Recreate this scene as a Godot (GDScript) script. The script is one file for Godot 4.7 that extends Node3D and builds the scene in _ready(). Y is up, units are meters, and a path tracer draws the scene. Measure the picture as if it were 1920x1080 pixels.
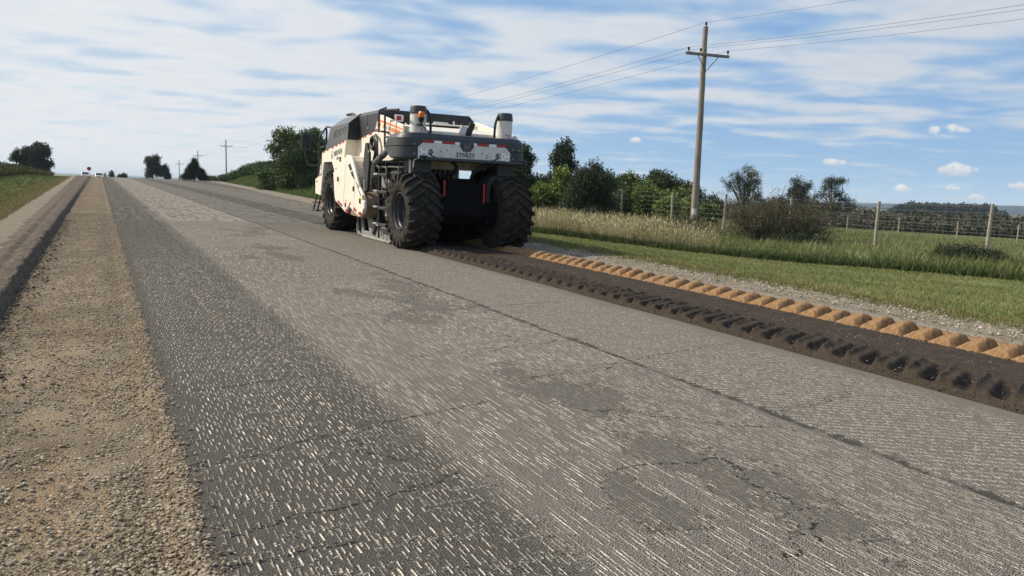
extends Node3D
# A road reclaimer at work on a milled country road. x = across the road, -z = along the road, metres.

const DEG := PI / 180.0
const SUN_AZ := -52.0      # degrees from the road's direction, negative = left
const SUN_EL := 41.0
var mats := {}
var used := {}

func _ready() -> void:
	# ---- camera
	var cam := Camera3D.new()
	cam.name = "camera"
	cam.fov = 39.72
	cam.near = 0.05
	cam.far = 9000.0
	cam.basis = Basis(Vector3.UP, -27.43 * DEG) * Basis(Vector3.RIGHT, -6.936 * DEG) * Basis(Vector3.BACK, 2.2 * DEG)
	cam.position = Vector3(0, 1.5, 0)
	add_child(cam)
	cam.current = true
	# ---- sky, sun, exposure
	var we := WorldEnvironment.new()
	we.name = "world"
	var env := Environment.new()
	env.background_mode = Environment.BG_SKY
	env.tonemap_mode = Environment.TONE_MAPPER_LINEAR
	env.tonemap_exposure = 1.12
	env.sdfgi_enabled = true
	env.ssao_enabled = true
	env.ssil_enabled = true
	var sky := Sky.new()
	var pano := PanoramaSkyMaterial.new()
	pano.panorama = ImageTexture.create_from_image(sky_image())
	pano.energy_multiplier = 1.0
	sky.sky_material = pano
	env.sky = sky
	# clear summer air: only the far ridge fades a little
	env.fog_enabled = true
	env.fog_density = 0.00016
	env.fog_light_color = Color(0.80, 0.87, 0.95)
	env.background_energy_multiplier = 0.86
	we.environment = env
	add_child(we)
	var sun := DirectionalLight3D.new()
	sun.name = "sun"
	sun.light_energy = 1.6
	sun.light_color = Color(1.0, 0.955, 0.88)
	sun.light_angular_distance = 0.5
	sun.shadow_enabled = true
	var az := SUN_AZ * DEG
	var el := SUN_EL * DEG
	var to_sun := Vector3(sin(az) * cos(el), sin(el), -cos(az) * cos(el))
	sun.basis = Basis.looking_at(-to_sun, Vector3.UP)
	add_child(sun)
	make_materials()
	# ---- setting
	build_ground()
	build_road()
	build_left_side()
	build_recycled_strip()
	build_right_shoulder()
	# ---- things
	build_machine()
	build_poles()
	build_fences()
	build_trees()
	build_grass()
	build_far_things()
	build_stones()

# ------------------------------------------------------------------ helpers
func lin(r: float, g: float, b: float) -> Color:
	return Color(r, g, b).linear_to_srgb()

func sstep(a: float, b: float, x: float) -> float:
	var t := clampf((x - a) / (b - a), 0.0, 1.0)
	return t * t * (3.0 - 2.0 * t)

func tag(o: Node, label := "", category := "", group := "", kind := "") -> Node:
	if label: o.set_meta("label", label)
	if category: o.set_meta("category", category)
	if group: o.set_meta("group", group)
	if kind: o.set_meta("kind", kind)
	return o

func numbered(called: String) -> String:
	if not used.has(called):
		used[called] = 0
		return called
	used[called] += 1
	return "%s_%03d" % [called, used[called]]

func base(called: String, at: Vector3, turn := 0.0) -> Node3D:
	var o := Node3D.new()
	o.name = numbered(called)
	o.position = at
	o.rotation.y = turn
	add_child(o, true)
	return o

func mat(color: Color, rough := 0.7, metal := 0.0, spec := 0.5) -> StandardMaterial3D:
	var m := StandardMaterial3D.new()
	m.albedo_color = color
	m.roughness = rough
	m.metallic = metal
	m.metallic_specular = spec
	return m

func noise(freq: float, octaves := 4, sd := 1, type := FastNoiseLite.TYPE_SIMPLEX_SMOOTH) -> FastNoiseLite:
	var n := FastNoiseLite.new()
	n.noise_type = type
	n.frequency = freq
	n.fractal_octaves = octaves
	n.seed = sd
	return n

func noise_tex(size: int, freq: float, octaves: int, sd: int, stops: Array, cols: Array) -> NoiseTexture2D:
	var t := NoiseTexture2D.new()
	t.width = size
	t.height = size
	t.seamless = true
	t.noise = noise(freq, octaves, sd)
	var g := Gradient.new()
	g.offsets = PackedFloat32Array(stops)
	g.colors = PackedColorArray(cols)
	t.color_ramp = g
	return t

func worn(c: Color, dirt: Color, rough: float, amount: float, sd: int, scale := 0.6, spec := 0.5) -> StandardMaterial3D:
	# paint of colour c with soft dusty patches and fine grain, mapped on all sides
	var m := mat(Color.WHITE, rough, 0.0, spec)
	m.albedo_texture = noise_tex(256, 0.012, 5, sd, [0.0, 0.42, 0.62, 1.0], [c.lerp(dirt, amount), c.lerp(dirt, amount * 0.35), c, c.lerp(dirt, amount * 0.15)])
	m.uv1_triplanar = true
	m.uv1_scale = Vector3.ONE * scale
	return m

func make_materials() -> void:
	var dust := lin(0.26, 0.21, 0.15)
	mats.cream = worn(lin(0.80, 0.745, 0.63), dust, 0.42, 0.16, 11, 1.4)
	mats.cream_dirty = worn(lin(0.62, 0.55, 0.43), dust, 0.7, 0.75, 12, 0.9)
	mats.white = worn(lin(0.66, 0.645, 0.60), dust, 0.4, 0.2, 13, 1.4)
	mats.grey = worn(lin(0.034, 0.037, 0.042), lin(0.10, 0.088, 0.07), 0.5, 0.3, 14)
	mats.grey_light = worn(lin(0.085, 0.09, 0.096), lin(0.17, 0.15, 0.125), 0.45, 0.3, 15)
	mats.black = worn(lin(0.016, 0.016, 0.017), lin(0.09, 0.075, 0.055), 0.55, 0.3, 16, 1.2)
	mats.underside_shade = mat(lin(0.007, 0.007, 0.0075), 0.8, 0.0, 0.2)  # greasy black metal, darkened further: deep shade painted into the colour
	mats.dark_grey = worn(lin(0.03, 0.031, 0.033), lin(0.07, 0.062, 0.05), 0.6, 0.3, 22)
	mats.soiled = worn(lin(0.26, 0.20, 0.13), lin(0.10, 0.075, 0.05), 0.85, 0.8, 23, 1.2)
	mats.steel = worn(lin(0.22, 0.22, 0.21), dust, 0.6, 0.5, 17, 1.5)
	mats.bright = mat(lin(0.55, 0.55, 0.54), 0.35, 0.7)
	mats.chrome = mat(lin(0.45, 0.46, 0.48), 0.25, 0.9)
	mats.rubber = worn(lin(0.024, 0.022, 0.019), lin(0.11, 0.09, 0.067), 0.88, 0.75, 18, 2.2, 0.25)
	mats.hose = mat(lin(0.012, 0.012, 0.012), 0.45)
	mats.rim = mat(lin(0.045, 0.047, 0.055), 0.32, 0.1)
	mats.red = mat(lin(0.42, 0.025, 0.02), 0.4)
	mats.reflect_red = mat(lin(0.36, 0.012, 0.018), 0.3)
	mats.reflect_white = mat(lin(0.84, 0.84, 0.83), 0.3)
	mats.orange = mat(lin(0.75, 0.2, 0.05), 0.45)
	mats.amber = mat(lin(0.85, 0.17, 0.02), 0.25)
	mats.amber.backlight_enabled = true
	mats.amber.backlight = Color(0.5, 0.2, 0.05)
	mats.yellow = mat(lin(0.6, 0.36, 0.04), 0.5)
	mats.green_tag = mat(lin(0.2, 0.28, 0.14), 0.5)
	mats.print = mat(lin(0.012, 0.012, 0.013), 0.6)
	mats.print_grey = mat(lin(0.16, 0.17, 0.17), 0.6)
	mats.glass = mat(lin(0.02, 0.025, 0.03), 0.08)
	mats.wood = worn(lin(0.26, 0.225, 0.18), lin(0.13, 0.11, 0.09), 0.9, 0.8, 19, 0.8)
	mats.wood.uv1_scale = Vector3(3.0, 0.25, 3.0)
	mats.post = worn(lin(0.33, 0.29, 0.22), lin(0.15, 0.13, 0.10), 0.9, 0.7, 20, 1.0)
	mats.wire = mat(lin(0.10, 0.10, 0.10), 0.6, 0.3)
	mats.fence_wire = mat(lin(0.2, 0.2, 0.195), 0.6, 0.3)
	mats.bark = worn(lin(0.10, 0.08, 0.06), lin(0.05, 0.04, 0.03), 0.95, 0.7, 21, 1.0)
	mats.twig = mat(lin(0.10, 0.082, 0.065), 0.9, 0.0, 0.2)
	mats.ceramic = mat(lin(0.05, 0.03, 0.025), 0.3)
	mats.leaf = mat(Color.WHITE, 0.55, 0.0, 0.35)
	mats.leaf.vertex_color_use_as_albedo = true
	mats.leaf.backlight_enabled = true
	mats.leaf.backlight = Color(0.5, 0.55, 0.3)
	mats.blade = mat(Color.WHITE, 0.7, 0.0, 0.25)
	mats.blade.vertex_color_use_as_albedo = true
	mats.blade.backlight_enabled = true
	mats.blade.backlight = Color(0.45, 0.5, 0.3)
	mats.stone = mat(Color.WHITE, 0.9, 0.0, 0.3)
	mats.stone.vertex_color_use_as_albedo = true

# A mesh that collects polygons, prisms, tubes and turned shapes.
class MB:
	var v := PackedVector3Array()
	var n := PackedVector3Array()
	var c := PackedColorArray()
	var col := Color.WHITE
	var colored := false
	func t3(a: Vector3, b: Vector3, d: Vector3, na: Vector3, nb: Vector3, nd: Vector3) -> void:
		# wound so that the front (clockwise) side is the one the normals point to
		if (b - a).cross(d - a).dot(na + nb + nd) > 0.0:
			v.append(a); v.append(d); v.append(b)
			n.append(na); n.append(nd); n.append(nb)
		else:
			v.append(a); v.append(b); v.append(d)
			n.append(na); n.append(nb); n.append(nd)
		if colored:
			c.append(col); c.append(col); c.append(col)
	func poly(p: Array, hint: Vector3) -> void:
		var nn := Vector3.ZERO
		for i in p.size():
			nn += (p[i] as Vector3).cross(p[(i + 1) % p.size()])
		nn = nn.normalized()
		if nn.dot(hint) < 0.0: nn = -nn
		for i in range(1, p.size() - 1):
			t3(p[0], p[i], p[i + 1], nn, nn, nn)
	func box(at: Vector3, size: Vector3, bev := 0.0, b := Basis()) -> void:
		var h := size * 0.5
		bev = minf(bev, minf(h.x, minf(h.y, h.z)) * 0.9)
		var x := Transform3D(b, at)
		if bev <= 0.0:
			for ax in 3:
				for s in [-1.0, 1.0]:
					var u := (ax + 1) % 3
					var w := (ax + 2) % 3
					var q := []
					for k in [[-1, -1], [1, -1], [1, 1], [-1, 1]]:
						var p := Vector3.ZERO
						p[ax] = h[ax] * s; p[u] = h[u] * k[0]; p[w] = h[w] * k[1]
						q.append(x * p)
					var hv := Vector3.ZERO
					hv[ax] = s
					poly(q, b * hv)
			return
		for ax in 3:
			var u := (ax + 1) % 3
			var w := (ax + 2) % 3
			for s in [-1.0, 1.0]:
				var q := []
				for k in [[-1, -1], [1, -1], [1, 1], [-1, 1]]:
					var p := Vector3.ZERO
					p[ax] = h[ax] * s; p[u] = (h[u] - bev) * k[0]; p[w] = (h[w] - bev) * k[1]
					q.append(x * p)
				var hv := Vector3.ZERO
				hv[ax] = s
				poly(q, b * hv)
			for su in [-1.0, 1.0]:
				for sw in [-1.0, 1.0]:
					var q := []
					for k in [[0, -1], [0, 1], [1, 1], [1, -1]]:
						var p := Vector3.ZERO
						p[ax] = (h[ax] - bev) * k[1]
						p[u] = su * (h[u] - (bev if k[0] else 0.0))
						p[w] = sw * (h[w] - (0.0 if k[0] else bev))
						q.append(x * p)
					var hv := Vector3.ZERO
					hv[u] = su; hv[w] = sw
					poly(q, b * hv)
		for sx in [-1.0, 1.0]:
			for sy in [-1.0, 1.0]:
				for sz in [-1.0, 1.0]:
					poly([x * Vector3(sx * h.x, sy * (h.y - bev), sz * (h.z - bev)), x * Vector3(sx * (h.x - bev), sy * h.y, sz * (h.z - bev)), x * Vector3(sx * (h.x - bev), sy * (h.y - bev), sz * h.z)], b * Vector3(sx, sy, sz))
	func prism(pts: Array, w0: float, w1: float, bev: float, x: Transform3D) -> void:
		# outline in (u, v), pushed from w0 to w1; the edges chamfered by bev
		var p := PackedVector2Array()
		for q in pts: p.append(Vector2(q[0], q[1]))
		if Geometry2D.is_polygon_clockwise(p): p.reverse()
		var m := p.size()
		var ins := PackedVector2Array()
		for i in m:
			var e0 := (p[i] - p[(i + m - 1) % m]).normalized()
			var e1 := (p[(i + 1) % m] - p[i]).normalized()
			var n0 := Vector2(-e0.y, e0.x)
			var n1 := Vector2(-e1.y, e1.x)
			var bi := n0 + n1
			ins.append(p[i] + bi * (bev / maxf(0.35, bi.length_squared() * 0.5)))
		var tri := Geometry2D.triangulate_polygon(ins)
		for s in [0, 1]:
			var w := w1 if s else w0
			var wb := (w1 - bev) if s else (w0 + bev)
			var nn := x.basis * Vector3(0, 0, 1.0 if s else -1.0)
			for i in range(0, tri.size(), 3):
				t3(x * Vector3(ins[tri[i]].x, ins[tri[i]].y, w), x * Vector3(ins[tri[i + 1]].x, ins[tri[i + 1]].y, w), x * Vector3(ins[tri[i + 2]].x, ins[tri[i + 2]].y, w), nn, nn, nn)
			if bev > 0.0:
				for i in m:
					var j := (i + 1) % m
					var e := p[j] - p[i]
					poly([x * Vector3(p[i].x, p[i].y, wb), x * Vector3(p[j].x, p[j].y, wb), x * Vector3(ins[j].x, ins[j].y, w), x * Vector3(ins[i].x, ins[i].y, w)], x.basis * Vector3(e.y, -e.x, (1.0 if s else -1.0) * e.length()))
		for i in m:
			var j := (i + 1) % m
			var e := p[j] - p[i]
			poly([x * Vector3(p[i].x, p[i].y, w0 + bev), x * Vector3(p[j].x, p[j].y, w0 + bev), x * Vector3(p[j].x, p[j].y, w1 - bev), x * Vector3(p[i].x, p[i].y, w1 - bev)], x.basis * Vector3(e.y, -e.x, 0))
	func tube(path: Array, r, sides := 8, caps := true) -> void:
		# r is one radius or one per point
		var up := Vector3.UP
		var rings := []
		var dirs := []
		for i in path.size():
			var d: Vector3
			if i == 0: d = path[1] - path[0]
			elif i == path.size() - 1: d = path[i] - path[i - 1]
			else: d = (path[i + 1] - path[i]).normalized() + (path[i] - path[i - 1]).normalized()
			d = d.normalized()
			if i == 0 and absf(d.dot(up)) > 0.9: up = Vector3.RIGHT
			var sx := up.cross(d).normalized()
			if sx.length() < 0.1: sx = Vector3.RIGHT
			up = d.cross(sx).normalized()
			dirs.append(d)
			var ring := []
			for k in sides:
				var a := TAU * k / sides
				ring.append(sx * cos(a) + up * sin(a))
			rings.append(ring)
		for i in path.size() - 1:
			var r0: float = r[i] if r is Array else r
			var r1: float = r[i + 1] if r is Array else r
			for k in sides:
				var j := (k + 1) % sides
				var a: Vector3 = rings[i][k]
				var b: Vector3 = rings[i][j]
				var d: Vector3 = rings[i + 1][k]
				var e: Vector3 = rings[i + 1][j]
				t3(path[i] + a * r0, path[i] + b * r0, path[i + 1] + e * r1, a, b, e)
				t3(path[i] + a * r0, path[i + 1] + e * r1, path[i + 1] + d * r1, a, e, d)
		if caps:
			for s in [0, path.size() - 1]:
				var rr: float = r[s] if r is Array else r
				var q := []
				for k in sides: q.append(path[s] + rings[s][k] * rr)
				poly(q, dirs[s] * (-1.0 if s == 0 else 1.0))
	func lathe(prof: Array, segs: int, x: Transform3D, arc := TAU, start := 0.0, soft := false) -> void:
		# outline in (radius, height), turned round the local y axis; soft rounds the outline's own corners
		var ns := []
		for i in prof.size() - 1:
			var d := Vector2(prof[i + 1][0] - prof[i][0], prof[i + 1][1] - prof[i][1])
			ns.append(Vector2(d.y, -d.x).normalized())
		for i in prof.size() - 1:
			var na: Vector2 = ns[i]
			var nb: Vector2 = ns[i]
			if soft:
				if i > 0: na = (ns[i] + ns[i - 1]).normalized()
				if i < ns.size() - 1: nb = (ns[i] + ns[i + 1]).normalized()
			for k in segs:
				var a0 := start + arc * k / segs
				var a1 := start + arc * (k + 1) / segs
				var c0 := Vector3(cos(a0), 0, sin(a0))
				var c1 := Vector3(cos(a1), 0, sin(a1))
				var p := [c0 * prof[i][0] + Vector3(0, prof[i][1], 0), c1 * prof[i][0] + Vector3(0, prof[i][1], 0), c1 * prof[i + 1][0] + Vector3(0, prof[i + 1][1], 0), c0 * prof[i + 1][0] + Vector3(0, prof[i + 1][1], 0)]
				var q := [c0 * na.x + Vector3(0, na.y, 0), c1 * na.x + Vector3(0, na.y, 0), c1 * nb.x + Vector3(0, nb.y, 0), c0 * nb.x + Vector3(0, nb.y, 0)]
				for w in 4:
					p[w] = x * p[w]
					q[w] = x.basis * q[w]
				if prof[i][0] > 1e-5: t3(p[0], p[1], p[2], q[0], q[1], q[2])
				if prof[i + 1][0] > 1e-5: t3(p[0], p[2], p[3], q[0], q[2], q[3])
	func mesh(m: Material = null) -> ArrayMesh:
		var a := []
		a.resize(Mesh.ARRAY_MAX)
		a[Mesh.ARRAY_VERTEX] = v
		a[Mesh.ARRAY_NORMAL] = n
		if colored: a[Mesh.ARRAY_COLOR] = c
		var am := ArrayMesh.new()
		am.add_surface_from_arrays(Mesh.PRIMITIVE_TRIANGLES, a)
		if m: am.surface_set_material(0, m)
		return am

func put(b: MB, called: String, m: Material, parent: Node = self) -> MeshInstance3D:
	var o := MeshInstance3D.new()
	o.name = numbered(called) if parent == self else called
	o.mesh = b.mesh(m)
	parent.add_child(o, true)
	return o

func put_mesh(mesh: Mesh, called: String, m: Material, parent: Node, x := Transform3D()) -> MeshInstance3D:
	var o := MeshInstance3D.new()
	o.name = numbered(called) if parent == self else called
	o.mesh = mesh
	if m: o.material_override = m
	o.transform = x
	parent.add_child(o, true)
	return o

func many(mesh: Mesh, m: Material, xs: Array, cols: PackedColorArray, called: String, parent: Node) -> MultiMeshInstance3D:
	var mm := MultiMesh.new()
	mm.transform_format = MultiMesh.TRANSFORM_3D
	mm.use_colors = true
	mm.mesh = mesh
	mm.instance_count = xs.size()
	for i in xs.size():
		mm.set_instance_transform(i, xs[i])
		mm.set_instance_color(i, cols[i])
	var o := MultiMeshInstance3D.new()
	o.name = numbered(called) if parent == self else called
	o.multimesh = mm
	o.material_override = m
	parent.add_child(o, true)
	o.set_meta("kind", "stuff")
	return o

func letters(text: String, height: float, depth: float, font: String, weight := 400) -> TextMesh:
	var f := SystemFont.new()
	f.font_names = PackedStringArray([font])
	f.font_weight = weight
	var t := TextMesh.new()
	t.text = text
	t.font = f
	t.font_size = 64
	t.pixel_size = height / 46.0
	t.depth = depth
	t.curve_step = 2.0
	return t

# ------------------------------------------------------------------ sky
var sky_rows := []
var n_cloud: FastNoiseLite
var n_fine: FastNoiseLite
var n_warp: FastNoiseLite

func sky_color(az: float, el: float) -> Color:
	var e := maxf(el, 0.0)
	var sunward := cos(az - SUN_AZ * DEG)
	var k := exp(-e / 0.085)
	var blue := Color(0.54, 0.695, 0.875).lerp(Color(0.36, 0.54, 0.82), sstep(0.25, 1.3, e))
	blue = blue.lerp(Color(0.70, 0.825, 0.925), k)
	blue = blue.lerp(Color(0.86, 0.91, 0.94), clampf(1.0 * sstep(-0.1, 0.75, sunward) * exp(-e / 0.16) + 0.2 * sstep(0.2, 1.0, sunward), 0.0, 0.95))
	var d := 1.0 / tan(e + 0.035)
	var px := sin(az) * d
	var py := cos(az) * d
	var wx := n_warp.get_noise_2d(px * 0.7, py * 0.7) * 0.22
	var wy := n_warp.get_noise_2d(px * 0.7 + 40.0, py * 0.7 - 17.0) * 0.22
	# bands lie across the line of sight, a little skewed
	var qx := (px * 0.93 - py * 0.36) * 0.80 + wx
	var qy := (px * 0.36 + py * 0.93) * 1.05 + wy
	var f := 0.80 * n_cloud.get_noise_2d(qx, qy) + 0.26 * n_fine.get_noise_2d(qx * 1.1, qy * 1.2)
	f += 0.20 * n_fine.get_noise_3d(sin(az) * 4.2, cos(az) * 4.2, e * 9.0)
	var bias := 0.15 + 0.22 * sunward
	bias -= 0.50 * sstep(6.0, 11.0, d) * (1.0 - sstep(0.1, 0.6, sunward))
	bias += 0.12 * sstep(3.0, 12.0, d) * sstep(0.2, 0.75, sunward)
	var cov := maxf(sstep(-0.42, 0.48, f + bias), 0.30 * sstep(0.2, 0.7, sunward))
	var thick := sstep(0.0, 0.75, f + bias)
	var bright := 0.5 + 0.5 * sstep(-0.4, 0.75, sunward)
	var lit := Color(0.775, 0.80, 0.84).lerp(Color(0.965, 0.97, 0.975), bright)
	var shade := Color(0.70, 0.745, 0.81).lerp(Color(0.885, 0.90, 0.925), bright)
	var cl := lit.lerp(shade, 0.75 * thick * (0.5 + 0.5 * n_fine.get_noise_2d(qx * 1.7 + 9.0, qy * 2.3)) + 0.15)
	var out := blue.lerp(cl, cov * 0.94)
	return out.lerp(Color(0.88, 0.92, 0.94).lerp(Color(0.76, 0.85, 0.92), 1.0 - bright), 0.7 * exp(-e / 0.02))

func sky_row(i: int, w: int, h: int, first: int) -> void:
	var row := PackedByteArray()
	row.resize(w * 3)
	var el := (0.5 - (first + i + 0.5) / h) * PI
	for x in w:
		var az := (x + 0.5) / w * TAU
		var c := sky_color(az, el)
		row[x * 3] = int(clampf(c.r, 0, 1) * 255.0)
		row[x * 3 + 1] = int(clampf(c.g, 0, 1) * 255.0)
		row[x * 3 + 2] = int(clampf(c.b, 0, 1) * 255.0)
	sky_rows[i] = row

func sky_part(w: int, h: int, first: int, count: int) -> Image:
	sky_rows = []
	sky_rows.resize(count)
	var id := WorkerThreadPool.add_group_task(sky_row.bind(w, h, first), count)
	WorkerThreadPool.wait_for_group_task_completion(id)
	var all := PackedByteArray()
	for r in sky_rows: all.append_array(r)
	return Image.create_from_data(w, count, false, Image.FORMAT_RGB8, all)

func sky_image() -> Image:
	n_cloud = noise(0.85, 4, 5)
	n_fine = noise(1.9, 4, 8)
	n_warp = noise(0.8, 3, 3)
	var im := Image.create(4096, 2048, false, Image.FORMAT_RGB8)
	im.fill(Color(0.42, 0.45, 0.36))
	var up := sky_part(1024, 512, 0, 256)
	up.resize(4096, 1024, Image.INTERPOLATE_CUBIC)
	im.blit_rect(up, Rect2i(0, 0, 4096, 1024), Vector2i.ZERO)
	var band := sky_part(4096, 2048, 740, 284)
	im.blit_rect(band, Rect2i(0, 0, 4096, 284), Vector2i(0, 740))
	# small fair-weather cumulus low in the sky, all round
	var rng := RandomNumberGenerator.new()
	rng.seed = 77
	var puffs := [[55.4, 4.75, 1.5], [35.6, 3.85, 0.75], [56.2, 2.35, 1.7], [48.9, 2.65, 1.1], [55.9, 1.2, 0.7], [59.5, 1.45, 0.9], [57.2, 0.7, 0.8], [43.5, 1.9, 0.8], [53.0, 1.0, 0.9]]
	for k in 40:
		puffs.append([rng.randf_range(75.0, 290.0), rng.randf_range(0.8, 5.0), rng.randf_range(0.6, 1.7)])
	var nz := noise(0.09, 4, 21)
	for p in puffs:
		var blobs := []
		var nb := 7
		for b in nb:
			var u := rng.randf_range(-1.0, 1.0)
			blobs.append(Vector3(u * p[2] * 0.62, rng.randf_range(-0.1, 0.22) * p[2] * (1.0 - absf(u)), p[2] * rng.randf_range(0.16, 0.34) * (1.0 - 0.45 * absf(u))))
		var cx := int(fposmod(p[0], 360.0) / 360.0 * 4096.0)
		var cy := int((0.5 - p[1] / 180.0) * 2048.0)
		var rad := int(p[2] * 1.3 * 4096.0 / 360.0) + 3
		for y in range(cy - rad, mini(cy + rad, 1022)):
			for x in range(cx - rad, cx + rad):
				var a := (x - cx) * 360.0 / 4096.0
				var b := (cy - y) * 180.0 / 2048.0
				var f := 0.0
				for q in blobs:
					var dx: float = (a - q.x) / q.z
					var dy: float = (b - q.y) / (q.z * 0.8)
					f += exp(-(dx * dx + dy * dy))
				f += 0.45 * nz.get_noise_2d(x * 1.0, y * 1.6)
				if b < -0.16 * p[2]: f -= (-0.16 * p[2] - b) / p[2] * 5.0
				var cov := sstep(0.42, 0.85, f)
				if cov > 0.0:
					var xx := posmod(x, 4096)
					var top := sstep(-0.2, 0.35, b / p[2] + 0.25 * nz.get_noise_2d(x * 2.0, y * 2.0))
					var c := Color(0.80, 0.835, 0.88).lerp(Color(0.975, 0.97, 0.96), top)
					im.set_pixel(xx, y, im.get_pixel(xx, y).lerp(c, cov * 0.9))
	return im

# ------------------------------------------------------------------ the lie of the land
func road_y(s: float) -> float:
	var y := 0.0085 * s + (0.07 * (1.0 - exp(-s / 9.0)) if s > 0.0 else 0.0078 * s)
	if s > 130.0: y -= 0.0003 * pow(minf(s, 165.0) - 130.0, 2.0)
	if s > 165.0: y -= 0.021 * (s - 165.0)
	return maxf(y, -6.5)

func land_y(x: float, s: float) -> float:
	var keep := 1.0 - sstep(14.0, 60.0, x) if x > 0.0 else 1.0 - sstep(12.0, 80.0, -x)
	var y := road_y(s) * keep
	if x > 0.0:
		y -= 0.32 * sstep(9.6, 17.0, x)
		y -= 0.026 * maxf(0.0, minf(x, 260.0) - 30.0) * (1.0 - 0.45 * sstep(60.0, 200.0, x))
		var foot := 10.4 + maxf(0.0, s - 18.0) * 0.062
		y += 3.9 * sstep(foot, foot + 8.5, x) * sstep(34.0, 90.0, s) * (1.0 - sstep(165.0, 215.0, s)) * (1.0 - sstep(34.0, 60.0, x)) * (1.0 - sstep(0.30, 0.42, x / maxf(s, 1.0)))
	else:
		var bank := sstep(2.8, 7.5, -x) * 0.85 * sstep(18.0, 58.0, s) * (1.0 - sstep(75.0, 125.0, s))
		y += bank
	if s > 330.0: y -= 3.0 * sstep(330.0, 700.0, s)
	return maxf(y, -7.2)

func sheet(xs: Array, ss: Array, hf: Callable, cf = null, wf = null, uvf = null) -> ArrayMesh:
	# a smooth sheet over a grid of (x, s); s runs along the road
	var nx := xs.size()
	var ns := ss.size()
	var v := PackedVector3Array()
	var n := PackedVector3Array()
	var uv := PackedVector2Array()
	var uv2 := PackedVector2Array()
	var c := PackedColorArray()
	v.resize(nx * ns); n.resize(nx * ns); uv.resize(nx * ns); uv2.resize(nx * ns)
	if cf != null: c.resize(nx * ns)
	for j in ns:
		var s: float = ss[j]
		for i in nx:
			var x: float = xs[i] if wf == null else wf.call(xs[i], s)
			var k := j * nx + i
			v[k] = Vector3(x, hf.call(x, s), -s)
			if uvf == null:
				uv[k] = Vector2(x, s)
			else:
				var q: Vector4 = uvf.call(x, s)
				uv[k] = Vector2(q.x, q.y)
				uv2[k] = Vector2(q.z, q.w)
			if cf != null: c[k] = cf.call(x, s)
	for j in ns:
		for i in nx:
			var a := v[j * nx + maxi(i - 1, 0)]
			var b := v[j * nx + mini(i + 1, nx - 1)]
			var d := v[maxi(j - 1, 0) * nx + i]
			var e := v[mini(j + 1, ns - 1) * nx + i]
			n[j * nx + i] = (b - a).cross(e - d).normalized()
	var idx := PackedInt32Array()
	for j in ns - 1:
		for i in nx - 1:
			var a := j * nx + i
			idx.append_array([a, a + nx, a + nx + 1, a, a + nx + 1, a + 1])
	var arr := []
	arr.resize(Mesh.ARRAY_MAX)
	arr[Mesh.ARRAY_VERTEX] = v
	arr[Mesh.ARRAY_NORMAL] = n
	arr[Mesh.ARRAY_TEX_UV] = uv
	if uvf != null: arr[Mesh.ARRAY_TEX_UV2] = uv2
	if cf != null: arr[Mesh.ARRAY_COLOR] = c
	arr[Mesh.ARRAY_INDEX] = idx
	var am := ArrayMesh.new()
	am.add_surface_from_arrays(Mesh.PRIMITIVE_TRIANGLES, arr)
	return am

func steps(parts: Array) -> Array:
	# [start, step, stop, step, stop, ...]
	var out := [parts[0]]
	var i := 1
	while i < parts.size():
		var x: float = out[-1]
		while x + parts[i] * 0.999 <= parts[i + 1]:
			x += parts[i]
			out.append(x)
		i += 2
	return out

func structure(mesh: Mesh, called: String, m: Material) -> MeshInstance3D:
	var o := put_mesh(mesh, called, m, self)
	o.set_meta("kind", "structure")
	return o

func ground_mat(size: int, tile: float, sd: int, freq: float, stops: Array, cols: Array, patch: Array, patch_tile: float, bump := 0.0) -> StandardMaterial3D:
	var m := mat(Color.WHITE, 0.95, 0.0, 0.25)
	m.albedo_texture = noise_tex(size, freq, 5, sd, stops, cols)
	m.uv1_scale = Vector3(1.0 / tile, 1.0 / tile, 1.0)
	m.uv2_scale = Vector3(1.0 / patch_tile, 1.0 / patch_tile, 1.0)
	if patch.size():
		m.detail_enabled = true
		m.detail_blend_mode = BaseMaterial3D.BLEND_MODE_MIX
		m.detail_uv_layer = BaseMaterial3D.DETAIL_UV_2
		m.detail_albedo = noise_tex(512, 0.014, 5, sd + 50, patch[0], patch[1])
	if bump > 0.0:
		m.heightmap_enabled = true
		m.heightmap_texture = m.albedo_texture
		m.heightmap_scale = bump
	return m

func both_uv(x: float, s: float) -> Vector4:
	return Vector4(x, s, x, s)

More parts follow.
